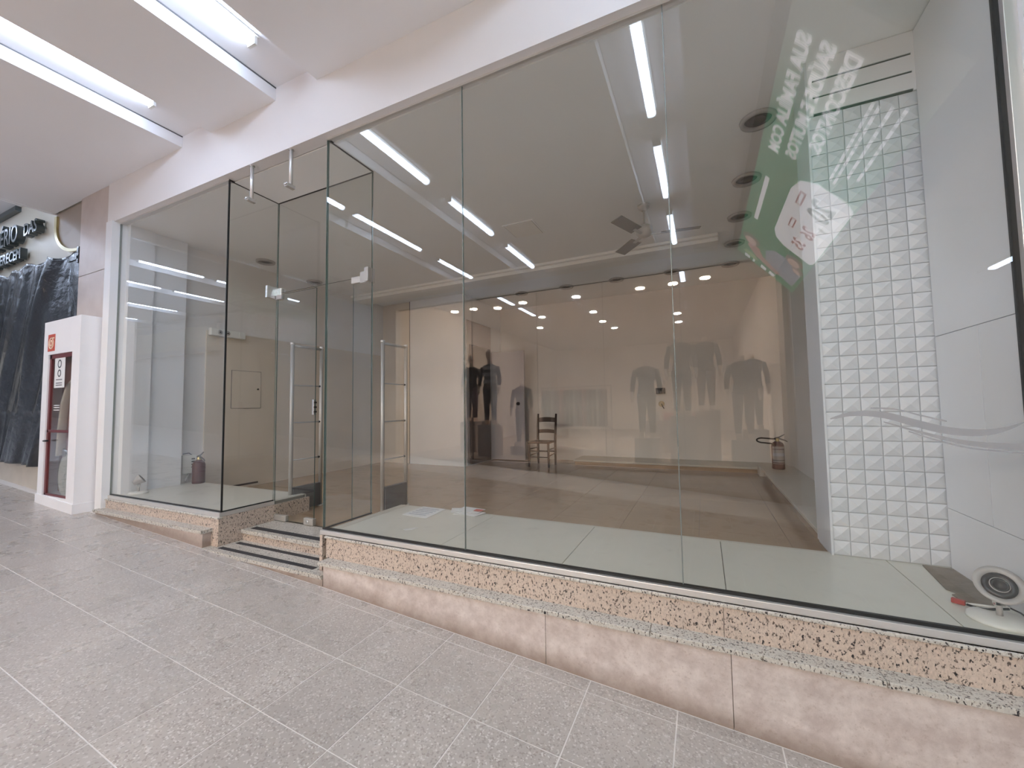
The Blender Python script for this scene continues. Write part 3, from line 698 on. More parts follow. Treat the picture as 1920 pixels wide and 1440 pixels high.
# fire extinguishers
def extinguisher(loc, label, hose, r=0.082, h=0.34, rz=0.0):
    t = thing('fire_extinguisher', label, 'fire extinguisher', loc, rz, 'fire extinguishers in the shop')
    MB().lathe([(0, 0), (r*0.94, 0), (r, 0.012), (r, h), (r*0.85, h+0.035), (r*0.45, h+0.06), (r*0.3, h+0.062), (0, h+0.062)], 26).done('cylinder', 'extinguisher_red', t, True)
    MB().lathe([(0.024, h+0.055), (0.026, h+0.08), (0.02, h+0.105), (0, h+0.105)], 14).done('valve', 'brass', t, True)
    MB().tube([(-0.04, 0, h+0.10), (0.03, 0, h+0.10), (0.10, 0, h+0.075), (0.125, 0, h+0.055)], [0.010, 0.010, 0.008, 0.006], 8).done('carry_handle', 'dark_grey', t, True)
    MB().tube([(-0.03, 0, h+0.105), (0.02, 0, h+0.12), (0.095, 0, h+0.165)], [0.010, 0.010, 0.006], 8).done('trigger', 'dark_grey', t, True)
    if hose:
        n = 14; pts = [(-0.02, -0.01, h+0.095)]
        for i in range(n+1):
            a = PI/2 + PI*i/n
            pts.append((-0.19 + 0.075*math.cos(a), -0.04 + 0.055*math.sin(a)*1.0, h+0.075 + 0.03*math.sin(a)))
        pts += [(-0.09, -0.10, h+0.035), (-0.05, -0.09, h+0.01)]
        MB().tube(pts, 0.011, 8).done('hose', 'rubber', t, True)
        a0, a1 = -2.6, -0.5
        def band(name, z0, z1, mat, dr=0.0015):
            b = MB(); n0 = 10
            prof = []
            for i in range(n0+1):
                a = a0 + (a1-a0)*i/n0; prof.append((math.cos(a), math.sin(a)))
            out = [(x*(r+dr), y*(r+dr)) for x, y in prof]; inn = [(x*(r-0.001), y*(r-0.001)) for x, y in prof]
            b.prism(out + inn[::-1], 'z', z0, z1); b.done(name, mat, t, True)
        band('label', 0.10, 0.285, 'extinguisher_label'); band('label_band', 0.19, 0.235, 'paper_print', 0.002); band('label_band', 0.125, 0.135, 'ink', 0.002)
        band('label_small', 0.295, 0.33, 'extinguisher_label'); band('label_stripe', 0.078, 0.088, 'extinguisher_label')
    return t
extinguisher((0.965, 4.85, -0.045), 'dark red fire extinguisher with looped black hose on the stone bench', True)
extinguisher((-5.92, 0.81, 0.0), 'dark red fire extinguisher without hose in the left display bay', False, 0.07, 0.235)

# spot lamps with round bases standing on the platforms
def spot_lamp(loc, label, aim, r=0.10, h=0.1, hr=0.056):
    t = thing('spot_lamp', label, 'spot lamp', loc)
    MB().lathe([(0, 0), (r, 0), (r, 0.008), (r*0.92, 0.016), (r*0.3, 0.024), (0, 0.024)], 30).done('base', 'lamp_white', t, True)
    MB().tube([(0, 0, 0.02), (0, 0, h-0.02)], 0.010, 10).done('stem', 'lamp_grey', t, True)
    MB().box(-0.016, 0.016, -0.012, 0.012, h-0.035, h-0.005, 0.002).done('joint', 'chrome', t, True)
    ax = Vector(aim).normalized(); q = ax.to_track_quat('Z', 'Y').to_matrix().to_4x4()
    mt = Matrix.Translation((0, 0, h+0.035)) @ q
    hd = MB().lathe([(0, -0.06), (hr*0.55, -0.055), (hr*0.85, -0.02), (hr*1.35, 0.03), (hr*1.38, 0.036), (hr*1.1, 0.034), (hr*0.9, 0.024)], 28, mt).done('head', 'lamp_grey', t, True)
    MB().lathe([(hr*0.92, 0.026), (hr*0.9, 0.034), (hr*0.55, 0.034), (hr*0.52, 0.02)], 28, mt).done('bezel', 'lens_dark', hd, True)
    MB().lathe([(hr*0.50, 0.03), (hr*0.46, 0.036), (hr*0.36, 0.036), (hr*0.30, 0.022), (0, 0.018)], 24, mt).done('lens', 'lens_dark', hd, True)
    MB().lathe([(hr*0.50, 0.024), (hr*0.54, 0.036), (hr*0.49, 0.037)], 24, mt).done('lens_ring', 'lamp_grey', hd, True)
    return t
spot_lamp((1.085, 0.165, 0.0), 'white spot lamp with black ringed lens on a round base at the bottom right corner', (-0.15, -0.75, 0.6))
spot_lamp((-5.86, 0.17, 0.0), 'white spot lamp on a round base in the left display bay', (0.3, 0.6, 0.5), 0.09, 0.11, 0.04)
cb = thing('loose_cable', 'loose black and white cable with red connector by the bottom right spot lamp', 'cable', (1.03, 0.25, 0))
MB().box(-0.032, 0.012, -0.010, 0.010, 0.001, 0.022, 0.003, Matrix.Translation((-0.01, 0.04, 0)) @ Matrix.Rotation(-0.6, 4, 'Z')).done('connector', 'cable_red', cb, True)
MB().tube([(0.0, 0.02, 0.012), (0.02, -0.01, 0.012), (0.045, -0.03, 0.02), (0.07, -0.035, 0.03), (0.095, -0.06, 0.045)], 0.005, 8).done('black_lead', 'rubber', cb, True)
MB().tube([(0.0, 0.028, 0.012), (0.03, 0.01, 0.02), (0.05, -0.005, 0.025), (0.075, -0.03, 0.035)], 0.005, 8).done('white_lead', 'lamp_white', cb, True)
MB().tube([(0.085, -0.09, 0.06), (0.11, -0.10, 0.05), (0.14, -0.12, 0.02), (0.15, -0.14, 0.008)], 0.003, 6).done('thin_lead', 'rubber', cb, True)
mo = MB().prism([(1.075, 0.805), (1.198, 0.80), (1.199, 0.44), (1.15, 0.36), (1.125, 0.27), (1.045, 0.29), (1.03, 0.395), (1.06, 0.42), (1.035, 0.46)], 'z', 0.0005, 0.005).done('mortar_patch', 'mortar')
tag(mo, 'bare brown mortar patch where a platform tile is missing', 'mortar patch')

# papers on the platform
p1 = tag(MB().prism([(-2.40, 0.57), (-2.13, 0.545), (-2.15, 0.865), (-2.41, 0.875)], 'z', 0.001, 0.0025).done('paper_sheet', 'paper'), 'pale printed poster sheet lying flat on the platform', 'paper')
for k in range(5): MB().box(-2.37, -2.19, 0.61+k*0.048, 0.63+k*0.048, 0.0025, 0.003).done('print', 'paper_print', p1)
p2 = thing('leaflet_pile', 'small pile of white leaflets next to the poster sheet', 'leaflets', (-1.91, 0.84, 0))
for k, (dx, dy, a) in enumerate(((0, 0, 0.25), (0.05, -0.02, -0.2), (-0.05, 0.015, 0.5), (0.02, 0.03, 0.05))):
    MB().box(-0.105, 0.105, -0.075, 0.075, 0.001+0.005*k, 0.004+0.005*k, 0.0, Matrix.Translation((dx, dy, 0)) @ Matrix.Rotation(a, 4, 'Z') @ Matrix.Rotation(0.015*k, 4, 'Y')).done('leaflet', 'paper', p2, True)
MB().box(0.06, 0.14, -0.0, 0.06, 0.0225, 0.0235).done('leaflet_print', 'print_red', p2, True)
p3 = tag(MB().prism([(-2.10, 0.225), (-2.07, 0.215), (-2.035, 0.245), (-2.02, 0.305), (-2.05, 0.29), (-2.07, 0.26)], 'z', 0.001, 0.004).done('paper_scrap', 'paper'), 'torn white scrap of paper in the middle of the platform', 'paper')
p4 = tag(MB().lathe([(0, 0.045), (0.03, 0.04), (0.05, 0.02), (0.06, 0.001), (0, 0.001)], 9, Matrix.Translation((-4.44, 5.0, SF)), smooth=False).done('rubbish_heap', 'lamp_grey'), 'small grey heap of debris by the grey inner door', 'rubbish')
p4.hide_render = False

# chrome sign brackets under the lintel
def bracket(x, label, z1):
    t = thing('hanging_bracket', label, 'bracket', (x, -0.035, GT+0.012), group='hanging brackets above the entrance')
    L = GT + 0.012 - z1
    MB().tube([(0, 0, 0), (0, 0, -L)], 0.015, 10).done('rod', 'aluminium', t, True)
    MB().lathe([(0, 0), (0.022, 0), (0.022, -0.006), (0, -0.006)], 16).done('ceiling_plate', 'bright_aluminium', t, True)
    MB().box(-0.016, 0.016, -0.045, 0.03, -L-0.016, -L+0.016, 0.003).done('clip', 'bright_aluminium', t, True)
    MB().lathe([(0.008, -0.014), (0.010, -0.006), (0.010, 0.006), (0.008, 0.014)], 10, Matrix.Translation((0, -0.048, -L)) @ Matrix.Rotation(PI/2, 4, 'Y')).done('pin', 'chrome', t, True)
bracket(-3.60, 'chrome hanging bracket under the lintel, the one nearer the left glass bay', 2.80)
bracket(-3.08, 'chrome hanging bracket under the lintel, the one nearer the wide window', 2.80)

# ------------------------------------------------------------------ fire hose cabinet
cab = thing('fire_hose_cabinet', 'tall white fire hose cabinet with glazed red door against the travertine pier', 'cabinet', (-6.73, -0.13, -0.2))
X0, X1, Y0, Y1, Z1 = -7.21, -6.245, -0.235, -0.05, 2.02
zb0, zb1 = fz(X0)+0.0, fz(X1)
wx0, wx1, wz0, wz1 = -7.065, -6.435, -0.03, 1.62
def zlow(x): return zb0 + (zb1-zb0)*(x-X0)/(X1-X0)
MB().box(X1-0.02, X1, Y0, Y1, -0.14, Z1-0.02).done('side_panel', 'cabinet_white', cab)
MB().box(X0, X0+0.02, Y0, Y1, -0.12, Z1-0.02).done('side_panel', 'cabinet_white', cab)
fp = MB().box(X0, wx0, Y0-0.002, Y0+0.018, -0.13, Z1).box(wx1, X1-0.001, Y0-0.002, Y0+0.018, -0.13, Z1).box(wx0, wx1, Y0-0.002, Y0+0.018, wz1, Z1).box(wx0, wx1, Y0-0.002, Y0+0.018, -0.13, wz0)
fp.done('front_panel', 'cabinet_white', cab)
MB().box(X0, X1, Y0, Y1-0.002, Z1-0.02, Z1).done('top_panel', 'cabinet_white', cab)
MB().box(X0+0.02, X1-0.02, Y1-0.02, Y1, -0.13, Z1-0.02).done('back_panel', 'cabinet_inside', cab)
MB().box(X0+0.02, X1-0.02, Y0+0.02, Y1-0.02, -0.13, -0.10).done('bottom_panel', 'cabinet_inside', cab)
MB().prism([(X0-0.012, zb0+0.0), (X1+0.012, zb1+0.0), (X1+0.012, zb1+0.105), (X0-0.012, zb0+0.105)], 'y', Y0-0.014, Y1).done('plinth', 'cabinet_white', cab)
dd = MB()
for a in ((wx0-0.001, wx0+0.045, wz0, wz1), (wx1-0.02, wx1, wz0, wz1), (wx0, wx1, wz1-0.05, wz1), (wx0, wx1, wz0, wz0+0.02), (wx0, wx1, 0.70, 0.73)): dd.box(a[0], a[1], Y0+0.012, Y0+0.034, a[2], a[3])
door = dd.done('door_frame', 'cabinet_red', cab)
pane_box('door_glass', cab, wx0+0.02, wx1-0.01, Y0+0.022, Y0+0.026, wz0+0.01, wz1-0.02, 'clear_glass')
MB().tube([(wx0+0.01, Y0-0.012, 0.60), (wx0+0.13, Y0-0.014, 0.605)], 0.011, 8).done('handle', 'black_plastic', cab)
sg = MB().box(-7.085, -6.90, Y0-0.006, Y0-0.001, 1.66, 1.86).done('hose_sign', 'sign_red', cab)
MB().lathe([(0.070, -0.002), (0.070, 0.003), (0.054, 0.003), (0.054, -0.002)], 22, Matrix.Translation((-6.995, Y0-0.006, 1.752)) @ Matrix.Rotation(PI/2, 4, 'X')).done('hose_symbol', 'sign_cream', sg)
MB().lathe([(0.040, -0.002), (0.040, 0.003), (0.022, 0.003), (0.022, -0.002)], 22, Matrix.Translation((-6.995, Y0-0.006, 1.752)) @ Matrix.Rotation(PI/2, 4, 'X')).done('hose_symbol', 'sign_cream', sg)
MB().box(-6.995, -6.91, Y0-0.009, Y0-0.006, 1.806, 1.822).done('hose_symbol', 'sign_cream', sg)
nt = MB().box(-6.93, -6.66, Y0+0.015, Y0+0.018, 1.22, 1.57).done('notice', 'paper', cab)
MB().lathe([(0.05, 0), (0.05, 0.002), (0.035, 0.002), (0.035, 0)], 18, Matrix.Translation((-6.80, Y0+0.015, 1.50)) @ Matrix.Rotation(PI/2, 4, 'X')).done('notice_print', 'ink', nt)
MB().lathe([(0.045, 0), (0.045, 0.002), (0.030, 0.002), (0.030, 0)], 18, Matrix.Translation((-6.80, Y0+0.015, 1.39)) @ Matrix.Rotation(PI/2, 4, 'X')).done('notice_print', 'ink', nt)
for z in (1.31, 1.27, 1.245): MB().box(-6.88, -6.72, Y0+0.013, Y0+0.015, z, z+0.010).done('notice_print', 'ink', nt)
for z in (0.955, 0.985, 1.01): MB().box(-6.91, -6.76, Y0+0.015, Y0+0.017, z, z+0.010).done('door_label', 'paper', cab)
reel = MB().lathe([(0.27, -0.03), (0.28, -0.02), (0.28, 0.0), (0.24, 0.004), (0.22, -0.01), (0.18, -0.004), (0.14, -0.012), (0.06, -0.006), (0.05, 0.02), (0, 0.022)], 40, Matrix.Translation((-6.72, -0.135, 0.18)) @ Matrix.Rotation(PI/2, 4, 'X')).done('hose_coil', 'reel_grey', cab)
MB().tube([(-6.93, -0.14, 0.42), (-6.90, -0.145, 0.75), (-6.84, -0.145, 1.05), (-6.74, -0.14, 1.25), (-6.60, -0.12, 1.34)], 0.042, 10, True, 0.35).done('hose', 'hose_cloth', cab)
MB().tube([(-6.80, -0.15, 0.42), (-6.76, -0.16, 0.50), (-6.70, -0.15, 0.47), (-6.66, -0.14, 0.42)], 0.018, 8).done('nozzle', 'chrome', cab)
MB().lathe([(0, 0.03), (0.03, 0.03), (0.035, 0.0), (0.02, -0.03), (0, -0.03)], 14, Matrix.Translation((-6.56, -0.12, 1.34)) @ Matrix.Rotation(PI/2, 4, 'X')).done('valve', 'brass', cab)

# ------------------------------------------------------------------ neighbouring shop on the left
ns = structure(box('wall_neighbour', 'cream_panel', -30, -6.95, 0.0, 0.2, -1, 4.2), 'cream shop front panel left of the travertine pier', 'wall')
box('taupe_shade_panel', 'taupe_shade_panel', -7.79, -6.96, -0.012, 0.0, 2.72, 3.6, ns)  # darker tone paints in the shade under the low ceiling
arc = []
for i in range(15):
    t = i/14*PI/2; arc.append((-7.05 - 0.74*math.cos(t)**1.0, 2.97 + 0.42 - 0.42*math.sin(t)))
inner = [(x+0.065*(1 - i/16), z+0.035) for i, (x, z) in enumerate(arc)]
MB().prism([(-7.79, 2.72)] + arc[:1] + arc[1:] + [(-6.97, 2.965), (-6.97, 2.72)], 'y', -0.018, -0.011).done('curved_panel', 'cream_panel', ns)
MB().prism([(-7.79, 3.55)] + arc + inner[::-1] + [(-7.725, 3.55)], 'y', -0.035, -0.012).done('gold_band', 'gold_band', ns)
box('sill_band', 'cream_stone', -30, -7.2, -0.04, 0.05, 0.19, 0.275, ns)
MB().prism([(-30, 0.19), (-6.9, 0.19), (-6.9, fz(-6.9)-0.05), (-30, fz(-30)-0.05)], 'y', -0.02, 0.05).done('kerb_wall', 'cream_stone', ns)
box('header_beam', 'letter_face', -30, -9.1, -0.06, 0.02, 3.93, 4.0, ns)
box('dark_rail', 'gasket', -14, -7.0, -0.03, 0.0, 2.86, 2.89, ns)
sgn = thing('shop_sign', 'dark raised shop sign letters above the black plastic sheet', 'sign', (-9.2, -0.05, 3.3))
fr1 = lambda x, z: frame((1, 0, 0), (0, 0, 1), (x, -0.06, z))
text_obj('big_letters', 'IMPÉRIO', 0.37, 'letter_face', fr1(-9.95, 3.40), sgn, extrude=0.045, offset=0.002, sx=0.84)
text_obj('small_letters', 'DAS', 0.25, 'letter_face', fr1(-8.60, 3.42), sgn, extrude=0.04, offset=0.003)
text_obj('line_letters', 'QUE MERECEM', 0.22, 'letter_face', fr1(-10.15, 3.13), sgn, extrude=0.035, offset=0.004)
# black plastic sheet over the closed shop front
nx, nz = 300, 90; vs, fs = [], []
for j in range(nz+1):
    v = j/nz
    for i in range(nx+1):
        u = i/nx
        x = -6.98 - 6.0*u; top = 2.93 - 0.03*u + 0.03*math.sin(u*70); z = top + (0.26 - top)*v
        sx = x + 0.95*v + 0.12*math.sin(2.6*v + x)
        fold = (0.045*math.sin(sx*6.5 + 0.8*v) + 0.030*math.sin(sx*14 - 1.5*v + 1))*(0.45+0.55*math.sin(x*1.9+0.6)**2) + 0.007*math.sin(sx*24 + 2*v) + 0.016*math.sin(v*7 + x*4 + 2*math.sin(x*2))*v
        pinch = 0.35 + 0.65*math.sin(PI*min(1, v*1.2+0.08)) ** 0.6 if v < 0.75 else 0.9
        k = min(1, max(0.10, (-7.20 - x)/0.35)); vs.append((x - (0.02+0.02*math.sin(v*7+x*5))*min(1, k), -0.028 - (0.11 + fold*pinch)*k*0.95, z))
for j in range(nz):
    for i in range(nx):
        a = j*(nx+1)+i; fs.append((a, a+1, a+nx+2, a+nx+1))
me = bpy.data.meshes.new('plastic_sheet'); me.from_pydata(vs, [], fs); me.update()
for p in me.polygons: p.use_smooth = True
sh = link('plastic_sheet', me, 'black_sheet')
so = sh.modifiers.new('thick', 'SOLIDIFY'); so.thickness = 0.003
tag(sh, 'creased black plastic sheet draped over the closed neighbouring shop front', 'plastic sheet')
for x0, x1, z0, z1 in ((-7.45, -6.99, 2.845, 2.885), (-9.2, -7.6, 2.855, 2.88), (-7.03, -6.985, 2.80, 3.0)):
    MB().box(x0, x1, -0.05, -0.032, z0, z1).done('tape', 'black_sheet', sh)

# ------------------------------------------------------------------ far side of the corridor (seen only in the glass)
op = structure(box('wall_far', 'white_wall', -30, 9, -5.5, -5.3, 3.29, 4.2), 'white wall above the shop fronts across the corridor', 'wall')
structure(box('wall_far', 'white_wall', 1.3, 9, -5.5, -5.3, -1.2, 3.29), 'white wall across the corridor right of the clothes shop', 'wall')
structure(box('wall_far', 'white_wall', -30, -6.6, -5.5, -5.3, -1.2, 3.29), 'pale shop front across the corridor left of the clothes shop', 'wall')
structure(box('wall_far', 'base_marble', -6.6, 1.3, -5.5, -5.25, -1.2, -0.2), 'marble base of the clothes shop across the corridor', 'wall')
we = structure(box('wall_end', 'white_wall', 9, 9.2, -5.5, 0.1, -1.3, 4.2), 'white wall closing the corridor on the right', 'wall')
w7 = window('window_7', 'glass front of the clothes shop across the corridor')
for a, b_ in zip((-6.6, -4.55, -3.02, -1.67, -0.31, 1.3), (-4.55, -3.02, -1.67, -0.31, 1.3)):
    pane_box('pane', w7, a+0.004, b_-0.004, -5.41, -5.40, -0.2, 3.28, 'clear_glass')
    box('joint', 'gasket', b_-0.005, b_+0.005, -5.415, -5.395, -0.2, 3.28, w7)
box('top_rail', 'gasket', -6.6, 1.3, -5.42, -5.39, 3.265, 3.29, w7)
structure(box('floor_far', 'warm_floor', -6.7, 1.4, -17.2, -5.4, -0.4, -0.2), 'brown floor of the clothes shop across the corridor', 'floor')
fc = structure(box('ceiling_far', 'ceiling_paint', -6.7, 1.4, -17.2, -5.5, 3.68, 3.8), 'pale ceiling of the clothes shop with small bright downlights', 'ceiling')
for nm, a in (('wall_far_left', (-6.8, -6.6, -17.2, -5.5)), ('wall_far_right', (1.22, 1.4, -17.2, -5.5)), ('wall_far_back', (-6.8, 1.4, -17.4, -17.2))):
    structure(box(nm, 'warm_wall', a[0], a[1], a[2], a[3], -0.4, 3.75), 'warm beige wall inside the clothes shop across the corridor, ' + nm.split('_')[-1], 'wall')
k = (3.66-0.92)/(3.1-0.92)
WARM = [(-0.996, 5.576), (-0.416, 5.546), (0.107, 5.442), (-3.365, 5.501), (-4.04, 5.661), (-4.554, 5.493), (-5.066, 5.504)]
NEUT = [(-2.234, 5.586), (-2.249, 7.045), (-2.294, 8.245), (-0.487, 8.199), (-0.513, 9.3), (-3.506, 6.998), (-4.046, 8.243), (-2.197, 9.3)]
for pts, mt, colr in ((WARM, 'warm_lamp', (1, 0.74, 0.48)), (NEUT, 'neutral_lamp', (1, 0.88, 0.74))):
    for x, y in pts:
        X, Y = x*k, -((y+2.275)*k - 2.275)
        if Y < -17: continue
        MB().lathe([(0, 0), (0.10, 0), (0.10, 0.02), (0, 0.02)], 16, Matrix.Translation((X, Y, 3.655))).done('downlight', mt, fc)
for x, y0, y1 in ((-4.56, 6.6, 7.62), (-4.55, 8.02, 9.11), (-0.31, 6.6, 7.5)):
    MB().box(x-0.045, x+0.045, -y1, -y0, 3.66, 3.682).done('tube_lamp', 'tube_light', fc)

# mannequins in the clothes shop
def mannequin(x, y, ztop, label, shirt, trousers, plinth=True, stripes=False, head=False):
    zf = -0.2; H = 1.50; z0 = ztop - H
    t = thing('mannequin', label, 'mannequin', (x, y, z0), group='mannequins in the clothes shop window')
    b = MB(); b.loft([((0, 0, 1.36), 0.06, 0.055), ((0, 0, 1.50), 0.05, 0.05)] + ([((0, 0.02, 1.56), 0.075, 0.085), ((0, 0.02, 1.66), 0.085, 0.10), ((0, 0.01, 1.74), 0.05, 0.06)] if head else [])); 
    b.done('neck', 'mannequin_skin', t, True)
    b = MB(); b.loft([((0, 0, 0.80), 0.175, 0.12), ((0, 0, 0.92), 0.155, 0.105), ((0, 0, 1.05), 0.14, 0.10), ((0, 0, 1.20), 0.18, 0.115), ((0, 0, 1.32), 0.205, 0.10), ((0, 0, 1.37), 0.16, 0.085), ((0, 0, 1.40), 0.07, 0.06)])
    b.done('top', shirt, t, True)
    if stripes:
        for zz in (0.95, 1.12, 1.27): MB().loft([((0, 0, zz), 0.185 if zz > 1.1 else 0.165, 0.122), ((0, 0, zz+0.08), 0.205 if zz > 1.1 else 0.17, 0.124)]).done('stripe', 'pale_cloth', t, True)
    for s in (-1, 1):
        MB().tube([(s*0.19, 0, 1.33), (s*0.245, 0.01, 1.12), (s*0.26, 0.05, 0.90)], [0.055, 0.05, 0.042], 10).done('sleeve', shirt, t, True)
        MB().tube([(s*0.26, 0.05, 0.90), (s*0.262, 0.07, 0.78), (s*0.255, 0.09, 0.70)], [0.034, 0.034, 0.018], 8).done('hand', 'mannequin_skin', t, True)
        MB().tube([(s*0.085, 0, 0.86), (s*0.09, 0.0, 0.48), (s*0.10, -0.01, 0.10)], [0.10, 0.075, 0.05], 12).done('trouser_leg', trousers, t, True)
        MB().box(s*0.10-0.045, s*0.10+0.045, -0.07, 0.16, 0.0, 0.10, 0.015).done('shoe', 'mannequin_skin', t, True)
    if plinth and z0 > zf + 0.04: MB().box(-0.22, 0.22, -0.2, 0.22, zf - z0, 0).done('plinth', 'plinth', t, True)
    return t
for x, y, z, lb_, s1, s2, st_, hd in (
    (-0.36, -6.1, 2.20, 'headless mannequin in black on the tall plinth nearer the doorway', 'black_cloth', 'black_cloth', False, False),
    (0.066, -6.9, 2.29, 'headless mannequin in black on the tall plinth beside it', 'black_cloth', 'plum_cloth', False, False),
    (-1.01, -6.1, 1.78, 'headless mannequin in black on a low plinth', 'black_cloth', 'black_cloth', False, False),
    (0.65, -6.1, 1.78, 'headless mannequin in a dark top by the right wall', 'black_cloth', 'plum_cloth', False, False),
    (0.90, -7.1, 1.90, 'headless mannequin in a dark coat against the right wall', 'black_cloth', 'black_cloth', False, False),
    (-4.49, -6.1, 2.02, 'mannequin in a dark and grey striped sweater', 'black_cloth', 'black_cloth', True, True),
    (-5.40, -6.8, 2.06, 'mannequin in a black coat left of the striped sweater', 'black_cloth', 'plum_cloth', False, True),
    (-3.9, -6.6, 1.5, 'headless mannequin in plum behind the striped sweater', 'plum_cloth', 'plum_cloth', False, False)):
    mannequin(x, y, z, lb_, s1, s2, True, st_, hd)
# a clothes rail and pale folded stock
rk = thing('clothes_rail', 'clothes rail with plum and pink garments in the shop across', 'clothes rail', (-2.9, -7.6, -0.2))
MB().tube([(-0.9, 0, 0), (-0.9, 0, 1.6), (0.9, 0, 1.6), (0.9, 0, 0)], 0.02, 8).done('rail', 'chrome', rk, True)
for i in range(14):
    MB().box(-0.8+i*0.115, -0.74+i*0.115, -0.22, 0.22, 0.62, 1.52, 0.01).done('garment', ('plum_cloth', 'black_cloth', 'pale_cloth', 'plum_cloth', 'pink_cloth')[i % 5], rk, True)
tb = thing('display_table', 'low pale display table with pink boxes in the shop across', 'table', (-0.6, -8.3, -0.2))
MB().box(-0.7, 0.7, -0.35, 0.35, 0.0, 0.75, 0.01).done('table_body', 'plinth', tb, True)
for i in range(4): MB().box(-0.6+i*0.32, -0.38+i*0.32, -0.2, 0.1, 0.75, 0.92, 0.01).done('box', 'pink_cloth' if i % 2 else 'pale_cloth', tb, True)

# sign board on the far left shop front
ys = thing('fascia_sign', 'long pale yellow fascia sign across the corridor on the left', 'sign', (-16, -5.25, 3.3))
MB().box(-3.2, 2.4, -0.04, 0.06, -0.35, 0.35, 0.01).done('board', 'cream_panel', ys, True)
MB().box(-3.3, 2.5, -0.05, 0.09, 0.35, 0.6).done('top_band', 'lamp_grey', ys, True)
MB().box(-3.3, 2.5, -0.05, 0.09, -0.5, -0.35).done('bottom_band', 'lamp_grey', ys, True)

# hanging pharmacy banner, slanted under the corridor ceiling (mirrored in the glass)
bn0 = Vector((0.57, 0, 3.5)); bdir = (Vector((1.32, 0, 2.64)) - bn0); blen = bdir.length; bdir.normalize()
bnorm = Vector((0, -1, 0)).cross(-bdir)
def bp(s, t, off=0.0): return bn0 + bdir*t + Vector((0, -s, 0)) + bnorm*off
ban = thing('hanging_banner', 'large green slanted promotional banner hanging under the corridor ceiling', 'banner', (0.95, -3.0, 3.07))
def quadbox(name, mat, s0, s1, t0, t1, o0, o1):
    b = MB(); fm = frame((0, -1, 0), -bdir, bn0)
    b.box(s0, s1, -t1, -t0, o0, o1, 0.0, fm); return b.done(name, mat, ban)
def bpoly(name, mat, pts, off=0.003):
    b = MB(); A = [b.b.verts.new(bp(s, t, off)) for s, t in pts]; B = [b.b.verts.new(bp(s, t, off-0.0025)) for s, t in pts]
    b.b.faces.new(A); b.b.faces.new(B[::-1]); n = len(pts)
    for i in range(n): b.b.faces.new((A[i], B[i], B[(i+1) % n], A[(i+1) % n]))
    return b.done(name, mat, ban)
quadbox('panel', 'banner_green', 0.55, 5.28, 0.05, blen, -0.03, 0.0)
quadbox('top_frame', 'banner_dark', 0.30, 5.28, -0.06, 0.05, -0.05, 0.01)
for s in (0.9, 4.6):
    p = bp(s, 0.0, -0.02); MB().tube([p, (p.x, p.y, 3.60)], 0.008, 8).done('hanger', 'chrome', ban)
def btext(name, body, size, s, t, mat='banner_white', **kw): return text_obj(name, body, size, mat, frame((0, -1, 0), -bdir, bp(s, t, 0.010)), ban, **kw)
btext('lettering', 'SUA FAMÍLIA COM', 0.158, 0.85, 0.255, offset=0.0065, sx=1.05)
btext('lettering', 'SAÚDE E MUITOS', 0.158, 0.83, 0.437, offset=0.0065, sx=1.08)
btext('lettering', 'DESCONTOS.', 0.158, 0.81, 0.62, offset=0.0065, sx=1.13)
for t0, s0, s1 in ((0.80, 1.10, 2.05), (0.845, 1.10, 2.05), (0.92, 1.05, 1.92), (1.0, 1.0, 1.8)):
    q = s0
    while q < s1:
        wl_ = random.uniform(0.05, 0.14); quadbox('small_print', 'banner_white', q, q+wl_, t0-0.012, t0+0.012, 0.001, 0.003); q += wl_ + 0.028
quadbox('lettering_strip', 'banner_white', 2.72, 3.8, 0.19, 0.245, 0.001, 0.003)
card = [(2.62, 0.50), (3.70, 0.50), (3.86, 0.56), (3.95, 0.70), (3.95, 1.10), (3.85, 1.135), (2.36, 1.135), (2.28, 1.05), (2.28, 0.72), (2.40, 0.56)]
bpoly('price_card', 'banner_white', card, 0.006)
btext('price', '20', 0.36, 2.50, 1.0, 'print_green', offset=0.008)
btext('price', ',', 0.36, 2.95, 1.0, 'print_green', offset=0.008)
btext('price', '26', 0.24, 3.12, 0.96, 'price_red', offset=0.006)
btext('price', '35', 0.24, 3.50, 0.93, 'price_red', offset=0.006)
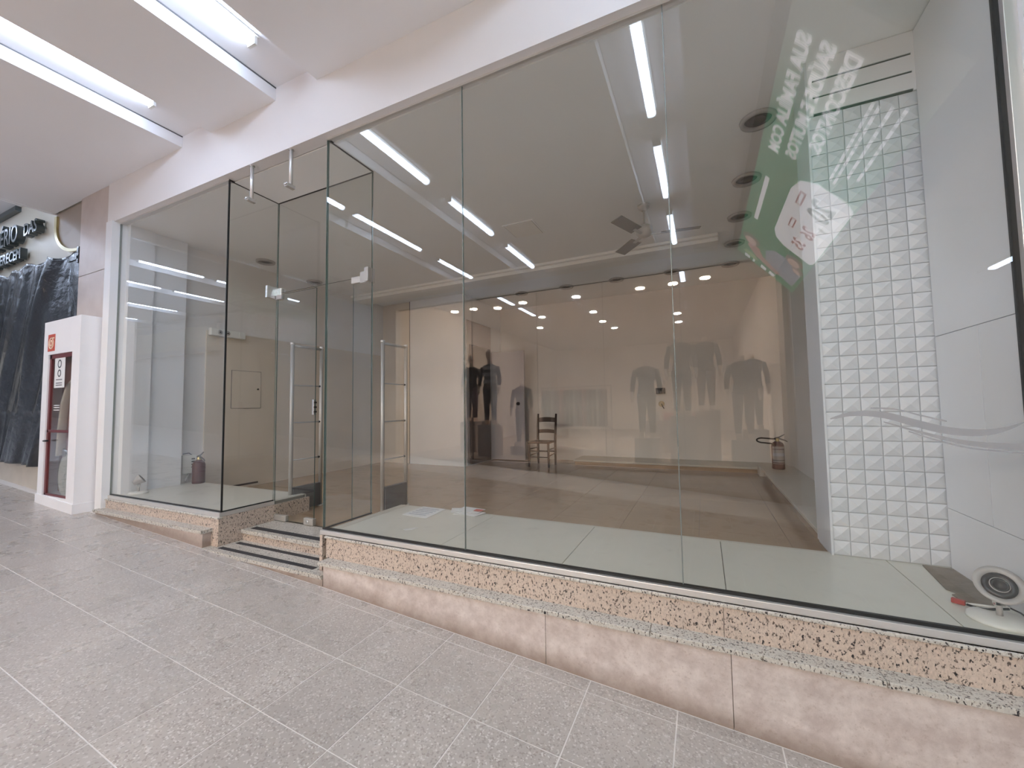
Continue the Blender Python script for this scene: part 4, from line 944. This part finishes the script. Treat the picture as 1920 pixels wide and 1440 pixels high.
for s0, s1, t0 in ((2.55, 2.81, 0.60), (3.13, 3.36, 0.63)):
    quadbox('price_box', 'price_red', s0, s1, t0, t0+0.075, 0.0065, 0.009); quadbox('price_box_text', 'banner_white', s0+0.025, s1-0.025, t0+0.02, t0+0.055, 0.009, 0.011)
# printed family picture
def ell(cs, ct, rs, rt, n=18): return [(cs+rs*math.cos(2*PI*i/n), ct+rt*math.sin(2*PI*i/n)) for i in range(n)]
bpoly('picture_body', 'denim_print', [(4.25, 0.98), (4.3, 0.62), (4.5, 0.5), (4.8, 0.55), (4.98, 0.8), (5.05, 1.08), (4.5, 1.1)], 0.004)
bpoly('picture_body', 'red_print', [(4.62, 0.24), (4.75, 0.20), (4.95, 0.40), (5.05, 0.78), (4.95, 0.86), (4.8, 0.5), (4.62, 0.4)], 0.0055)
for cs, ct, rs, rt in ((4.52, 0.24, 0.13, 0.13), (4.22, 0.92, 0.12, 0.12), (4.42, 1.02, 0.08, 0.08)):
    bpoly('picture_hair', 'hair_print', ell(cs-0.03, ct, rs*1.15, rt*1.15), 0.0058); bpoly('picture_face', 'skin_print', ell(cs+0.02, ct, rs*0.85, rt*0.8), 0.0072)
bpoly('logo', 'banner_lime', [(4.96, 0.20), (5.08, 0.16), (5.12, 0.36), (5.05, 0.46), (4.97, 0.36)], 0.005)
for s0, s1, t0, t1 in ((5.14, 5.24, 0.2, 0.3), (5.14, 5.24, 0.36, 0.4), (5.12, 5.24, 0.52, 0.62), (5.12, 5.24, 0.68, 0.78)): quadbox('small_print', 'banner_white', s0, s1, t0, t1, 0.001, 0.003)

# wall lamp near the far right, mirrored at the edge of the glass
wl2 = thing('strip_lamp', 'short white strip lamp hung on the far wall right of the banner', 'light', (3.42, -4.75, 2.62))
MB().box(-0.05, 0.05, -0.27, 0.27, 0.0, 0.04, 0.004).done('housing', 'lamp_white', wl2, True)
MB().box(-0.035, 0.035, -0.25, 0.25, -0.03, 0.0, 0.004).done('diffuser', 'tube_light', wl2, True)
MB().tube([(0, -0.26, 0.02), (0, -0.56, 0.02)], 0.015, 8).done('arm', 'aluminium', wl2, True)
